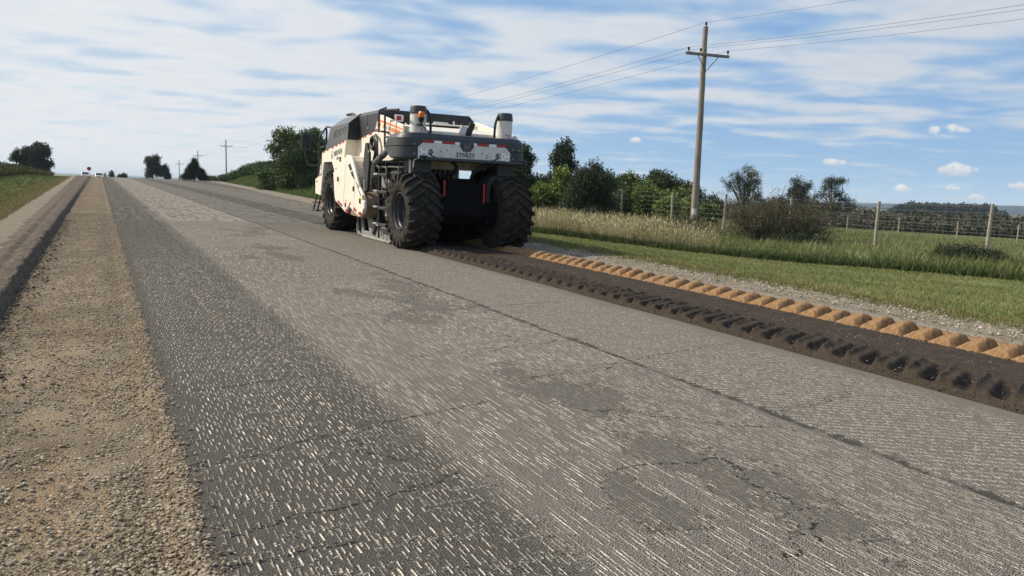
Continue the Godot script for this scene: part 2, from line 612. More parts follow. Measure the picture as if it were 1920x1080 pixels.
func build_ground() -> void:
	var xs := steps([-400.0, 60.0, -100.0, 15.0, -40.0, 4.0, -16.0, 0.8, -2.4])
	xs.append_array([-1.6, -1.0, 0.0, 4.0, 8.0, 9.0])
	xs.append_array(steps([9.6, 0.5, 27.6, 2.0, 61.6, 8.0, 181.6, 30.0, 421.6, 120.0, 2500.0]))
	var ss := steps([-30.0, 2.0, -2.0, 0.5, 32.0, 1.5, 80.0, 3.0, 200.0, 12.0, 440.0, 60.0, 980.0, 250.0, 3500.0])
	var rough := noise(0.35, 4, 31)
	var tone := noise(0.09, 4, 32)
	var hf := func(x: float, s: float) -> float:
		var y := land_y(x, s)
		if x > -2.6 and x < 9.65: y -= 0.25
		elif x > 17.0: y += 0.06 * rough.get_noise_2d(x, s)
		return y
	var cf := func(x: float, s: float) -> Color:
		var k := 0.5 + 0.5 * tone.get_noise_2d(x, s)
		var green := Color(0.135, 0.165, 0.06).lerp(Color(0.205, 0.205, 0.095), k)
		var dry := Color(0.24, 0.185, 0.09)
		var near_edge := 0.0
		if x < 0.0:
			var edge := -2.15 - s * 0.011
			near_edge = 1.0 - sstep(0.3, 2.2, edge - x + 0.9 * tone.get_noise_2d(x * 4.0, s * 2.0))
		else:
			near_edge = 0.8 * (1.0 - sstep(0.0, 1.1, x - 9.9 - maxf(0.0, s - 18.0) * 0.062 + 0.7 * tone.get_noise_2d(x * 5.0, s * 3.0)))
			if x > 60.0: green = green.lerp(Color(0.075, 0.12, 0.035), 0.6)
		return green.lerp(dry, near_edge)
	var m := ground_mat(512, 0.8, 41, 0.035, [0.0, 0.3, 0.55, 1.0], [lin(0.45, 0.45, 0.42), lin(0.75, 0.75, 0.72), lin(0.95, 0.95, 0.9), lin(1.0, 1.0, 1.0)], [[0.0, 0.45, 0.75, 1.0], [Color(0.35, 0.36, 0.2, 0.0), Color(0.35, 0.36, 0.2, 0.0), Color(0.46, 0.42, 0.26, 0.28), Color(0.5, 0.45, 0.28, 0.45)]], 9.0, 2.0)
	m.detail_enabled = false
	m.vertex_color_use_as_albedo = true
	structure(sheet(xs, ss, hf, cf, null, both_uv), "grass_ground", m)
	# low hill on the horizon, distance haze painted into its colour as blue
	var b := MB.new()
	var pts := []
	for k in 41:
		pts.append(Vector3(1500.0 + k * 70.0, 0.0, 0.0))
	var hx := steps([1400.0, 80.0, 4400.0])
	var hs := steps([-200.0, 100.0, 2400.0])
	var hh := func(x: float, s: float) -> float:
		var a := (x - 2300.0) / 700.0
		var e := (s - 1150.0) / 800.0
		return -9.0 + 24.0 * exp(-a * a - e * e)
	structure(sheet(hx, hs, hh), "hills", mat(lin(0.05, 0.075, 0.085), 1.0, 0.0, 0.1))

# ------------------------------------------------------------------ the milled road
const ROAD_L := 0.33
const CUT := 5.84
const TILE := 5.52

func streak_stamp(w: int, l: int, rng: RandomNumberGenerator, bright: float) -> Image:
	# a scratch left by one tooth of the mill: broken stone grains in a line, with a shadow painted along one side
	var im := Image.create(w + 4, l + 2, false, Image.FORMAT_RGBA8)
	var off := 0.0
	var strength := 1.0
	for y in l:
		off = clampf(off + rng.randf_range(-0.45, 0.45), -1.0, 1.0)
		strength = clampf(strength + rng.randf_range(-0.3, 0.3), 0.35, 1.0)
		var env := sstep(0.0, 0.1, float(y) / l) * (1.0 - sstep(0.8, 1.0, float(y) / l)) * strength
		for x in w:
			var d := absf(x - (w - 1) * 0.5 + off) / (w * 0.5)
			var a := env * (1.0 - sstep(0.5, 1.15, d))
			if rng.randf() < 0.14: a *= 0.25
			var g := bright * rng.randf_range(0.78, 1.2)
			im.set_pixel(x + 1, y + 1, Color(minf(g, 1.0), minf(g * 0.985, 1.0), minf(g * 0.94, 1.0), clampf(a, 0.0, 1.0)))
		if rng.randf() < 0.7 * env:
			im.set_pixel(w + 1 + rng.randi_range(0, 1), y + 1, Color(0.16, 0.155, 0.15, 0.75))
	return im

func milled_tile(sd: int) -> Image:
	var size := 2048
	var fine := noise(0.30, 4, sd).get_seamless_image(1024, 1024)
	fine.convert(Image.FORMAT_RGB8)
	fine.adjust_bcs(1.0, 0.95, 1.0)
	fine.adjust_bcs(0.85, 1.0, 1.0)
	var im := Image.create(size, size, false, Image.FORMAT_RGBA8)
	fine.convert(Image.FORMAT_RGBA8)
	for q in [Vector2i(0, 0), Vector2i(1024, 0), Vector2i(0, 1024), Vector2i(1024, 1024)]:
		im.blit_rect(fine, Rect2i(0, 0, 1024, 1024), q)
	var rng := RandomNumberGenerator.new()
	rng.seed = sd
	var px := size / TILE
	# grit
	for k in 60000:
		var w := rng.randi_range(1, 2)
		var g := rng.randf_range(0.14, 0.26) if rng.randf() < 0.55 else rng.randf_range(0.45, 0.75)
		im.fill_rect(Rect2i(rng.randi_range(0, size - 1), rng.randi_range(0, size - 1), w, rng.randi_range(1, 3)), Color(g, g * 0.985, g * 0.95))
	# the first pass of the mill cut into darker asphalt
	for k in 5:
		var shade := Image.create(int((1.56 + 0.035 * k - ROAD_L) * px), size, false, Image.FORMAT_RGBA8)
		shade.fill(Color(0.12, 0.12, 0.12, 0.095))
		im.blend_rect(shade, Rect2i(Vector2i.ZERO, shade.get_size()), Vector2i.ZERO)
	var breakup := noise(0.011, 3, sd + 7)
	# [from, to, pitch across, length, gap, skew, width, brightness, jitter, share]
	var zones := [
		[0.42, 0.98, 0.0215, 0.09, 0.06, 0.35, 0.0115, 1.0, 0.25, 0.97],
		[0.98, 1.30, 0.0225, 0.10, 0.055, -1.1, 0.0115, 1.0, 0.3, 0.95],
		[1.30, 1.66, 0.0225, 0.105, 0.055, 1.5, 0.0115, 1.0, 0.3, 0.93],
		[1.66, 2.75, 0.0225, 0.25, 0.05, 0.7, 0.0115, 1.0, 0.7, 0.9],
		[2.75, 4.02, 0.019, 0.11, 0.05, 1.1, 0.0115, 1.0, 0.6, 0.98],
		[4.10, 5.84, 0.022, 0.05, 0.034, 1.25, 0.0125, 1.0, 0.3, 1.0]]
	for z in zones:
		var stamps := []
		var l := int(z[3] * px)
		var w := maxi(3, int(z[6] * px))
		for k in 18:
			stamps.append(streak_stamp(maxi(3, int(w * rng.randf_range(0.75, 1.3))), int(l * rng.randf_range(0.55, 1.35)), rng, z[7] * rng.randf_range(0.68, 1.06)))
		var period: float = TILE / roundf(TILE / (z[3] + z[4]))
		var x: float = z[0]
		var col := 0
		while x < z[1]:
			var n := int(round(TILE / period))
			col += 1
			for k in n:
				var s: float = fposmod((k + 0.5 * (col % 2)) * period + x * z[5] + rng.randf_range(-1.0, 1.0) * z[8] * period * 0.5, TILE)
				var keep: float = z[9] - 1.1 * maxf(0.0, breakup.get_noise_2d(x * px, s * px))
				if rng.randf() > keep: continue
				var st: Image = stamps[rng.randi() % stamps.size()]
				var at := Vector2i(int((x - ROAD_L + rng.randf_range(-0.004, 0.004)) * px), int(s * px))
				im.blend_rect(st, Rect2i(Vector2i.ZERO, st.get_size()), at)
				if at.y + st.get_height() > size:
					im.blend_rect(st, Rect2i(Vector2i.ZERO, st.get_size()), at - Vector2i(0, size))
			x += z[2]
	im.convert(Image.FORMAT_RGB8)
	return im

func wander(im: Image, a: Vector2, b: Vector2, rough: float, width: float, c: Color, rng: RandomNumberGenerator, px: Vector2) -> void:
	# a wandering crack between two points in metres (x, s), drawn in the picture im
	var n := int(a.distance_to(b) / 0.02) + 2
	var nz := noise(1.1, 4, rng.randi() % 1000)
	var side := (b - a).normalized().orthogonal()
	for k in n:
		var t := float(k) / (n - 1)
		var p := a.lerp(b, t) + side * rough * nz.get_noise_1d(t * a.distance_to(b) * 2.0) * 1.6
		var w := width * rng.randf_range(0.3, 1.3)
		var q := Vector2i(int((p.x - ROAD_L) * px.x), int((p.y - 1.5) * px.y))
		var sz := Vector2i(maxi(1, int(w * px.x)), maxi(1, int(w * px.y)))
		im.fill_rect(Rect2i(q, sz), c)

const SPAN := 11.5
const PATCH_W := 1024
const PATCH_H := 2048
var na: FastNoiseLite
var nb: FastNoiseLite
var patch_rows := []
var patch_spots := [[2.92, 2.6, 0.34, 0.75], [2.8, 3.5, 0.36, 0.5], [3.08, 4.7, 0.32, 0.5], [2.75, 5.1, 0.25, 0.5], [2.93, 5.7, 0.25, 0.35], [2.85, 7.9, 0.36, 0.55], [3.5, 8.8, 0.5, 0.9], [3.75, 10.6, 0.3, 1.3], [2.9, 10.0, 0.3, 0.6], [2.3, 2.9, 0.2, 0.4], [1.25, 3.5, 0.25, 0.2], [0.95, 3.25, 0.12, 0.12], [1.45, 4.2, 0.25, 0.15], [0.8, 7.3, 0.4, 0.35]]

func patch_row(y: int) -> void:
	var row := PackedByteArray()
	row.resize(PATCH_W * 4)
	var s := 1.5 + y * SPAN / PATCH_H
	for x in PATCH_W:
		var xx := ROAD_L + x * TILE / PATCH_W
		var f := -0.53
		for q in patch_spots:
			var dx: float = (xx - q[0]) / q[2]
			if absf(dx) > 2.2: continue
			var ds: float = (s - q[1]) / q[3]
			var d2 := dx * dx + ds * ds
			if d2 < 5.0: f += 0.66 * exp(-d2)
		var fine := nb.get_noise_2d(xx * 9.0, s * 9.0)
		f += 0.50 * na.get_noise_2d(xx * 1.6, s) + 0.34 * nb.get_noise_2d(xx * 2.6, s * 1.3) + 0.14 * fine
		if xx < 1.66: f -= 0.08
		if xx > 4.1: f -= 0.22 * sstep(4.1, 4.6, xx) * (1.0 - sstep(5.35, 5.6, xx))
		var a := (0.66 + 0.3 * fine) * sstep(-0.03, 0.07, f)
		var g := 0.345 + 0.03 * nb.get_noise_2d(xx * 7.0, s * 7.0) + 0.05 * nb.get_noise_2d(xx * 40.0, s * 40.0)
		# a crumbled dark lip round each patch
		if absf(f + 0.01) < 0.035 and fine > 0.02:
			a = 0.7
			g = 0.17
		# dirty edge on the left and a dusty one at the cut
		var el := 1.0 - sstep(0.40, 0.50, xx + 0.06 * nb.get_noise_2d(3.0, s * 3.0) + 0.03 * fine)
		if el * 0.75 > a:
			a = el * 0.75
			g = 0.30 + 0.10 * nb.get_noise_2d(xx * 30.0, s * 30.0)
		var ec := sstep(5.5, 5.78, xx + 0.16 * na.get_noise_2d(xx, s * 1.7))
		if ec * 0.75 > a:
			a = ec * 0.75
			g = 0.41 + 0.05 * nb.get_noise_2d(xx * 30.0, s * 30.0)
		var seam := 1.0 - sstep(0.010, 0.042, absf(xx - 4.06 + 0.05 * na.get_noise_2d(7.0, s * 1.5) + 0.02 * fine) + 0.05 * nb.get_noise_2d(xx * 2.0, s * 2.2) + 0.02 * fine)
		if seam > 0.1:
			g = lerpf(g, 0.20, seam)
			a = maxf(a, seam * 0.8)
		var k := x * 4
		row[k] = int(clampf(g, 0.0, 1.0) * 255.0)
		row[k + 1] = int(clampf(g, 0.0, 1.0) * 0.955 * 255.0)
		row[k + 2] = int(clampf(g, 0.0, 1.0) * 0.87 * 255.0)
		row[k + 3] = int(clampf(a, 0.0, 1.0) * 255.0)
	patch_rows[y] = row

func road_patches() -> Image:
	# worn-smooth patches, dirt and cracks of the near road: RGBA over 5.52 m x 11.5 m
	na = noise(0.55, 4, 61)
	nb = noise(1.9, 3, 62)
	patch_rows.resize(PATCH_H)
	var id := WorkerThreadPool.add_group_task(patch_row, PATCH_H)
	WorkerThreadPool.wait_for_group_task_completion(id)
	var data := PackedByteArray()
	for r in patch_rows: data.append_array(r)
	var im := Image.create_from_data(PATCH_W, PATCH_H, false, Image.FORMAT_RGBA8, data)
	var px := Vector2(PATCH_W / TILE, PATCH_H / SPAN)
	var rng := RandomNumberGenerator.new()
	rng.seed = 5
	var dark := Color(0.09, 0.085, 0.075, 0.92)
	# crumbled strips: dark holes with pale broken stone beside them
	for k in 330:
		var near := rng.randf() < 0.75
		var a := Vector2(rng.randf_range(0.5, 1.75) if near else rng.randf_range(1.8, 5.4), rng.randf_range(1.8, 7.5) if near else rng.randf_range(2.0, 12.5))
		var l := rng.randf_range(0.04, 0.22)
		for j in int(l * 420.0):
			var p := a + Vector2(rng.randf_range(-l, l), rng.randfn() * 0.022)
			var g := rng.randf_range(0.08, 0.2) if p.y < a.y + 0.006 and rng.randf() < 0.7 else rng.randf_range(0.4, 0.72)
			im.fill_rect(Rect2i(int((p.x - ROAD_L) * px.x), int((p.y - 1.5) * px.y), rng.randi_range(1, 2), rng.randi_range(1, 2)), Color(g, g * 0.97, g * 0.91, 0.85))
	for q in [[0.36, 4.15, 1.55, 4.55, 0.05], [1.55, 4.55, 2.3, 4.75, 0.03], [0.45, 3.28, 1.3, 3.5, 0.05], [1.3, 3.5, 1.6, 3.65, 0.06], [0.35, 7.8, 2.0, 8.3, 0.05], [2.0, 8.3, 4.0, 8.5, 0.07], [2.9, 5.2, 4.05, 5.45, 0.08], [2.75, 4.55, 3.3, 4.1, 0.08], [2.4, 3.35, 3.05, 3.3, 0.05], [3.05, 3.3, 2.95, 2.6, 0.06], [2.95, 2.6, 2.5, 2.2, 0.08], [4.1, 5.55, 5.5, 5.9, 0.06], [4.1, 3.9, 5.2, 4.15, 0.06], [0.4, 11.0, 4.0, 11.9, 0.08], [4.1, 8.5, 5.3, 8.7, 0.07], [2.2, 6.1, 4.0, 6.5, 0.08], [3.1, 8.5, 3.9, 10.2, 0.15], [3.2, 4.1, 3.9, 3.55, 0.07], [1.1, 4.45, 1.45, 3.9, 0.1], [3.5, 6.5, 3.3, 7.9, 0.12], [0.4, 5.6, 1.7, 5.9, 0.06], [0.38, 3.0, 0.9, 3.05, 0.03]]:
		wander(im, Vector2(q[0], q[1]), Vector2(q[2], q[3]), q[4], 0.017, dark, rng, px)
		wander(im, Vector2(q[0], q[1] + 0.012), Vector2(q[2], q[3] + 0.015), q[4], 0.010, Color(0.62, 0.58, 0.51, 0.55), rng, px)
		wander(im, Vector2(q[0], q[1]), Vector2(q[2], q[3]), q[4] * 1.3, 0.020, dark, rng, px)
	for k in 70:
		var a := Vector2(rng.randf_range(0.5, 3.9), rng.randf_range(2.2, 12.0))
		wander(im, a, a + Vector2(rng.randf_range(-0.35, 0.35), rng.randf_range(-0.2, 0.2)), 0.06, 0.010, dark, rng, px)
	# pale dust tongues where the dirt strip spills on to the edge
	for q in [[0.36, 4.05], [0.36, 7.4]]:
		for k in 60:
			var t := rng.randf()
			im.fill_rect(Rect2i(int((q[0] + t * 0.3 - ROAD_L) * px.x), int((q[1] + 0.06 * t + 0.02 * rng.randfn() - 1.5) * px.y), 2, 1), Color(0.60, 0.55, 0.46, 0.6 * (1.0 - t)))
	return im

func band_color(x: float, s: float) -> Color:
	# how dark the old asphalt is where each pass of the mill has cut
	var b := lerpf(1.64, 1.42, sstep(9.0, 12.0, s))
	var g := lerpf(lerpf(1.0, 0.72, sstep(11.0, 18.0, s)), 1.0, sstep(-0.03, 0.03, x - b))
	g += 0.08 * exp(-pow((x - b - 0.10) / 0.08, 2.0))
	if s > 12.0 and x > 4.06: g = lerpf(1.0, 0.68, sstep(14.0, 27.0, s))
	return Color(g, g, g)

func build_road() -> void:
	var tiles := [ImageTexture.create_from_image(milled_tile(101)), ImageTexture.create_from_image(milled_tile(202))]
	var patches := ImageTexture.create_from_image(road_patches())
	var am := ArrayMesh.new()
	var lump := noise(0.5, 3, 71)
	var hf := func(x: float, s: float) -> float:
		var y := road_y(s) + 0.006 * lump.get_noise_2d(x, s)
		var d := absf(x - 4.06)
		if d < 0.05: y -= 0.009 * (1.0 - d / 0.05)
		return y
	var uvf := func(x: float, s: float) -> Vector4:
		return Vector4((x - ROAD_L) / TILE, s / TILE, (x - ROAD_L) / TILE, (s - 1.5) / SPAN)
	var xs := steps([ROAD_L, 0.0995, 0.85]) + steps([0.9, 0.04, 2.0, 0.1, 3.1]) + [3.99, 4.03, 4.06, 4.09, 4.13] + steps([3.2, 0.15, 3.95]) + steps([4.3, 0.15, 5.82]) + [CUT]
	xs.sort()
	for k in 5:
		var m := mat(Color(1.0, 0.958, 0.888), 0.92, 0.0, 0.3)
		m.vertex_color_use_as_albedo = true
		m.albedo_texture = tiles[k % 2]
		m.heightmap_enabled = true
		m.heightmap_texture = tiles[k % 2]
		m.heightmap_scale = 1.6
		m.detail_enabled = true
		m.detail_albedo = patches
		m.detail_uv_layer = BaseMaterial3D.DETAIL_UV_2
		var s0 := k * TILE if k else -4.0
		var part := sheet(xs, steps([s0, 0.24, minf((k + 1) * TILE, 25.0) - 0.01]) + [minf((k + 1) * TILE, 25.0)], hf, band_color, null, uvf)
		am.add_surface_from_arrays(Mesh.PRIMITIVE_TRIANGLES, part.surface_get_arrays(0))
		am.surface_set_material(k, m)
	# far road, wider once the shoulder is still whole
	var far := mat(Color(1.0, 0.958, 0.888), 0.93, 0.0, 0.3)
	far.vertex_color_use_as_albedo = true
	far.albedo_texture = tiles[1]
	far.detail_enabled = true
	far.detail_blend_mode = BaseMaterial3D.BLEND_MODE_MUL
	far.detail_uv_layer = BaseMaterial3D.DETAIL_UV_2
	far.uv2_scale = Vector3(0.42, 0.045, 1.0)
	far.detail_albedo = noise_tex(512, 0.02, 5, 75, [0.0, 0.36, 0.5, 0.64, 1.0], [Color(0.70, 0.69, 0.67), Color(0.82, 0.82, 0.81), Color(0.93, 0.93, 0.93), Color(0.98, 0.98, 0.98), Color(1.0, 1.0, 1.0)])
	var far_uv := func(x: float, s: float) -> Vector4: return Vector4((x - ROAD_L) / TILE, s / TILE, x, s)
	var fx := [0.0, 0.05, 0.1, 0.12, 0.126, 0.130, 0.134, 0.138, 0.142, 0.148, 0.155, 0.18, 0.28, 0.36, 0.42, 0.445, 0.449, 0.455, 0.4612, 0.47, 0.55, 0.7, 0.85, 1.0]
	var wf := func(u: float, s: float) -> float:
		return ROAD_L + u * (8.4 + maxf(0.0, s - 18.0) * 0.062 - ROAD_L) if u > 0.47 else ROAD_L + u * 8.22
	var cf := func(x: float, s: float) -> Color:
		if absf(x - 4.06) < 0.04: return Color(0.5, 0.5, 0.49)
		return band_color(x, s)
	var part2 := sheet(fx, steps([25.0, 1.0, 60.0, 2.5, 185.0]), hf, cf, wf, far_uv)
	am.add_surface_from_arrays(Mesh.PRIMITIVE_TRIANGLES, part2.surface_get_arrays(0))
	am.surface_set_material(5, far)
	# the strip the machine has not reached yet, ahead of its drum
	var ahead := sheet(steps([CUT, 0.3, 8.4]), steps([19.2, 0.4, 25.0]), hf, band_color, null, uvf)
	am.add_surface_from_arrays(Mesh.PRIMITIVE_TRIANGLES, ahead.surface_get_arrays(0))
	am.surface_set_material(6, am.surface_get_material(3))
	structure(am, "milled_road", null)

# ------------------------------------------------------------------ left of the road
func build_left_side() -> void:
	var rough := noise(2.2, 4, 81)
	var big := noise(0.5, 3, 82)
	# the stripped strip: compacted base with loose gravel
	var dirt := ground_mat(1024, 1.7, 83, 0.11, [0.0, 0.3, 0.5, 0.7, 1.0], [lin(0.03, 0.023, 0.015), lin(0.105, 0.083, 0.056), lin(0.215, 0.172, 0.118), lin(0.32, 0.262, 0.183), lin(0.52, 0.445, 0.33)], [[0.0, 0.36, 0.47, 0.56, 0.68, 1.0], [Color(0.37, 0.32, 0.26, 0.45), Color(0.40, 0.345, 0.28, 0.35), Color(0.52, 0.455, 0.37, 0.0), Color(0.56, 0.485, 0.385, 0.15), Color(0.57, 0.475, 0.375, 0.3), Color(0.60, 0.535, 0.435, 0.4)]], 4.6, 1.6)
	var hf := func(x: float, s: float) -> float:
		return road_y(s) - 0.042 + 0.046 * sstep(0.20, 0.32, x) + (0.020 * rough.get_noise_2d(x * 1.6, s * 1.6) + 0.012 * big.get_noise_2d(x, s)) * (1.0 - sstep(4.0, 12.0, s)) * (1.0 - sstep(0.12, 0.28, x))
	var am := ArrayMesh.new()
	var rag := noise(2.6, 4, 84)
	dirt.vertex_color_use_as_albedo = true
	var tone := func(x: float, s: float) -> Color:
		# damp brown along the ridge and where the strip has been driven on, paler down the middle
		var n := big.get_noise_2d(x * 1.4 + 30.0, s * 0.7)
		var k := 0.74 + 0.26 * sstep(-0.25, 0.35, n + 0.25 - 0.9 * absf(x + 0.18))
		k *= 1.0 - 0.30 * sstep(11.0, 24.0, s + 6.0 * n)
		var warm := sstep(-0.1, 0.3, big.get_noise_2d(x * 2.0 - 9.0, s * 0.9)) * (1.0 - sstep(8.0, 14.0, s))
		return Color(k, k * lerpf(1.0, 0.94, warm), k * lerpf(1.0, 0.84, warm))
	var ragged := func(u: float, s: float) -> float: return u + (0.055 * rag.get_noise_2d(s, 3.0) - 0.008) * sstep(0.2, 0.36, u)
	var p1 := sheet(steps([-1.2, 0.06, 0.24, 0.03, 0.36]), steps([0.5, 0.05, 16.0, 0.25, 40.0, 2.0, 170.0]), hf, tone, ragged, both_uv)
	structure(p1, "dirt_strip", dirt)
	# the windrow of millings: flat top, steep dark edge on the road side
	var mill := ground_mat(512, 1.3, 86, 0.05, [0.0, 0.4, 0.6, 1.0], [lin(0.035, 0.027, 0.02), lin(0.068, 0.054, 0.041), lin(0.095, 0.076, 0.058), lin(0.15, 0.122, 0.095)], [[0.0, 0.5, 0.75, 1.0], [Color(0.4, 0.36, 0.31, 0.0), Color(0.4, 0.36, 0.31, 0.0), Color(0.45, 0.40, 0.34, 0.4), Color(0.5, 0.45, 0.38, 0.5)]], 3.2, 2.5)
	mill.uv1_scale = Vector3(1.0 / 0.8, 1.0 / 2.2, 1.0)
	var wf := func(u: float, s: float) -> float:
		var wide := 0.55 + s * 0.013
		return -0.86 - 0.0016 * s + 0.06 * big.get_noise_1d(s * 2.0) + 0.05 * rough.get_noise_1d(s * 1.7) - u * wide
	var hw := func(x: float, s: float) -> float:
		var wide := 0.55 + s * 0.013
		var u := (-0.86 - 0.0016 * s - x) / wide
		var y := 0.155 * sstep(-0.04 + 0.03 * rough.get_noise_1d(s * 2.3), 0.13 + 0.06 * rough.get_noise_1d(s * 1.3 + 40.0), u) - 0.10 * sstep(0.45, 1.0, u) - 0.05
		y += 0.035 * rough.get_noise_2d(x * 1.2, s * 0.5) * (1.0 - 0.7 * sstep(12.0, 30.0, s)) + 0.02 * rough.get_noise_2d(x * 6.0 + 50.0, s * 0.5)
		if u > 0.35 and u < 0.5: y -= 0.03
		return road_y(s) + y
	structure(sheet(steps([-0.12, 0.03, 0.18, 0.06, 1.02]), steps([3.0, 0.1, 26.0, 0.5, 60.0, 2.0, 170.0]), hw, null, wf, both_uv), "millings_windrow", mill)
	# gravel shoulder
	var grav := gravel_mat(91)
	var gs := func(u: float, s: float) -> float:
		return -1.15 - 0.012 * s - u * 1.5
	var gh := func(x: float, s: float) -> float:
		return maxf(road_y(s) - 0.03, land_y(x, s) + 0.02) + 0.012 * rough.get_noise_2d(x, s) * (1.0 - sstep(10.0, 20.0, s))
	structure(sheet(steps([0.0, 0.1, 1.0]), steps([4.0, 0.2, 30.0, 1.0, 170.0]), gh, null, gs, both_uv), "gravel_shoulder", grav)

func gravel_mat(sd: int) -> StandardMaterial3D:
	return ground_mat(1024, 1.4, sd, 0.09, [0.0, 0.28, 0.5, 0.72, 1.0], [lin(0.07, 0.058, 0.042), lin(0.15, 0.127, 0.095), lin(0.21, 0.18, 0.138), lin(0.28, 0.245, 0.192), lin(0.44, 0.395, 0.32)], [[0.0, 0.42, 0.6, 1.0], [Color(0.40, 0.36, 0.27, 0.6), Color(0.44, 0.39, 0.30, 0.3), Color(0.56, 0.51, 0.43, 0.0), Color(0.60, 0.56, 0.48, 0.4)]], 3.7, 3.0)

# ------------------------------------------------------------------ the recycled strip behind the machine
const LUG := 0.298

func build_recycled_strip() -> void:
	var rough := noise(3.2, 4, 95)
	var clod := noise(9.0, 3, 96)
	var soil := ground_mat(1024, 1.1, 97, 0.06, [0.0, 0.35, 0.6, 0.85, 1.0], [lin(0.014, 0.0105, 0.0078), lin(0.034, 0.0262, 0.0195), lin(0.05, 0.039, 0.029), lin(0.075, 0.059, 0.044), lin(0.18, 0.152, 0.12)], [[0.0, 0.5, 0.75, 1.0], [Color(0.3, 0.26, 0.22, 0.0), Color(0.3, 0.26, 0.22, 0.0), Color(0.31, 0.265, 0.22, 0.3), Color(0.34, 0.29, 0.24, 0.45)]], 2.3, 2.5)
	var hf := func(x: float, s: float) -> float:
		var y := -0.03 + 0.055 * sstep(CUT + 0.02, CUT + 0.16, x)
		y += 0.009 * rough.get_noise_2d(x, s) + 0.011 * clod.get_noise_2d(x * 1.3, s * 1.3)
		# prints of the left tyres' lugs
		if x > 5.9 and x < 6.72:
			var skew := -(x - 6.3) * 0.42 + 0.008 * rough.get_noise_2d(x * 2.0, s * 2.0)
			var a := fposmod(s + skew, LUG) / LUG
			var lug := rough.get_noise_1d(floorf((s + skew) / LUG) * 7.3)
			var side := sstep(5.97 + 0.03 * lug, 6.07, x) * (1.0 - sstep(6.40 + 0.07 * lug, 6.54, x))
			var pad := sstep(5.92, 6.05, x) * (1.0 - sstep(6.5, 6.7, x))
			y += pad * (0.015 + 0.03 * sstep(0.40, 0.55, a) * (1.0 - sstep(0.94, 1.0, a)))
			y -= side * (0.048 + 0.03 * lug) * sstep(0.0, 0.07, a) * (1.0 - sstep(0.20, 0.47, a)) * (1.0 + 0.35 * clod.get_noise_2d(x, s))
			y += pad * 0.028 * exp(-pow((a - 0.93) / 0.12, 2.0)) * (1.0 + rough.get_noise_2d(x * 2.0, s * 2.0))
		y -= 0.03 * sstep(7.6, 7.8, x)
		return road_y(s) + y
	var strip := structure(sheet(steps([CUT - 0.005, 0.02, 6.715, 0.04, 7.9]), steps([-1.0, 0.1, 2.2, 0.018, 9.0, 0.03, 19.2]), hf, null, null, both_uv), "recycled_soil_strip", soil)
	# the tan subsoil on its right edge, pressed into mounds by the right tyres
	var tan := ground_mat(512, 0.7, 98, 0.03, [0.0, 0.4, 0.6, 1.0], [lin(0.135, 0.078, 0.037), lin(0.21, 0.125, 0.062), lin(0.245, 0.15, 0.077), lin(0.30, 0.19, 0.10)], [], 1.0, 1.0)
	var bench := func(x: float, s: float) -> float:
		var y := -0.035 + 0.10 * sstep(8.06, 8.18, x) - 0.01 * sstep(8.24, 8.40, x)
		y += 0.012 * rough.get_noise_2d(x * 1.5, s * 1.5) * sstep(8.05, 8.2, x)
		return road_y(s) + y
	put_mesh(sheet(steps([7.74, 0.03, 8.5]), steps([1.5, 0.05, 19.0]), bench, null, null, both_uv), "subsoil_edge", tan, strip)
	var shapes := []
	for k in 4:
		var rng := RandomNumberGenerator.new()
		rng.seed = 300 + k
		var j0 := rng.randf_range(-0.02, 0.02)
		var tall := rng.randf_range(0.15, 0.18)
		var nz := noise(5.0, 3, 310 + k)
		var mound := func(x: float, s: float) -> float:
			var b := clampf(x / 0.38, 0.0, 1.0)
			var crest := (tall - 0.02) * pow(sin(minf(b / 0.72, 1.0) * PI * 0.5), 0.9) * (1.0 - 0.35 * sstep(0.8, 1.0, b))
			var centre := j0 + 0.03 * (1.0 - b)
			var wide := (0.084 + 0.15 * pow(1.0 - b, 1.6)) if s > centre else (0.090 + 0.01 * (1.0 - b))
			var f := exp(-pow(absf(s - centre) / wide, 3.6))
			return -0.06 + (crest + 0.045 * (1.0 - b) * sstep(0.0, 0.15, b)) * f + 0.012 * nz.get_noise_2d(x * 3.0, s * 3.0) * f + 0.02 * sstep(0.0, 0.05, b)
		shapes.append(sheet(steps([0.0, 0.019, 0.38]), steps([-0.2, 0.02, 0.3]), mound))
	var r2 := RandomNumberGenerator.new()
	r2.seed = 9
	for k in 50:
		var s := 3.4 + k * LUG
		var o := put_mesh(shapes[r2.randi() % 4], "soil_mound", tan, strip)
		o.position = Vector3(7.76 + r2.randf_range(-0.015, 0.015), road_y(s) + 0.005, -s)
		o.rotation.x = 0.0135
		o.scale = Vector3(1.0, r2.randf_range(0.82, 1.10), r2.randf_range(0.88, 1.06))

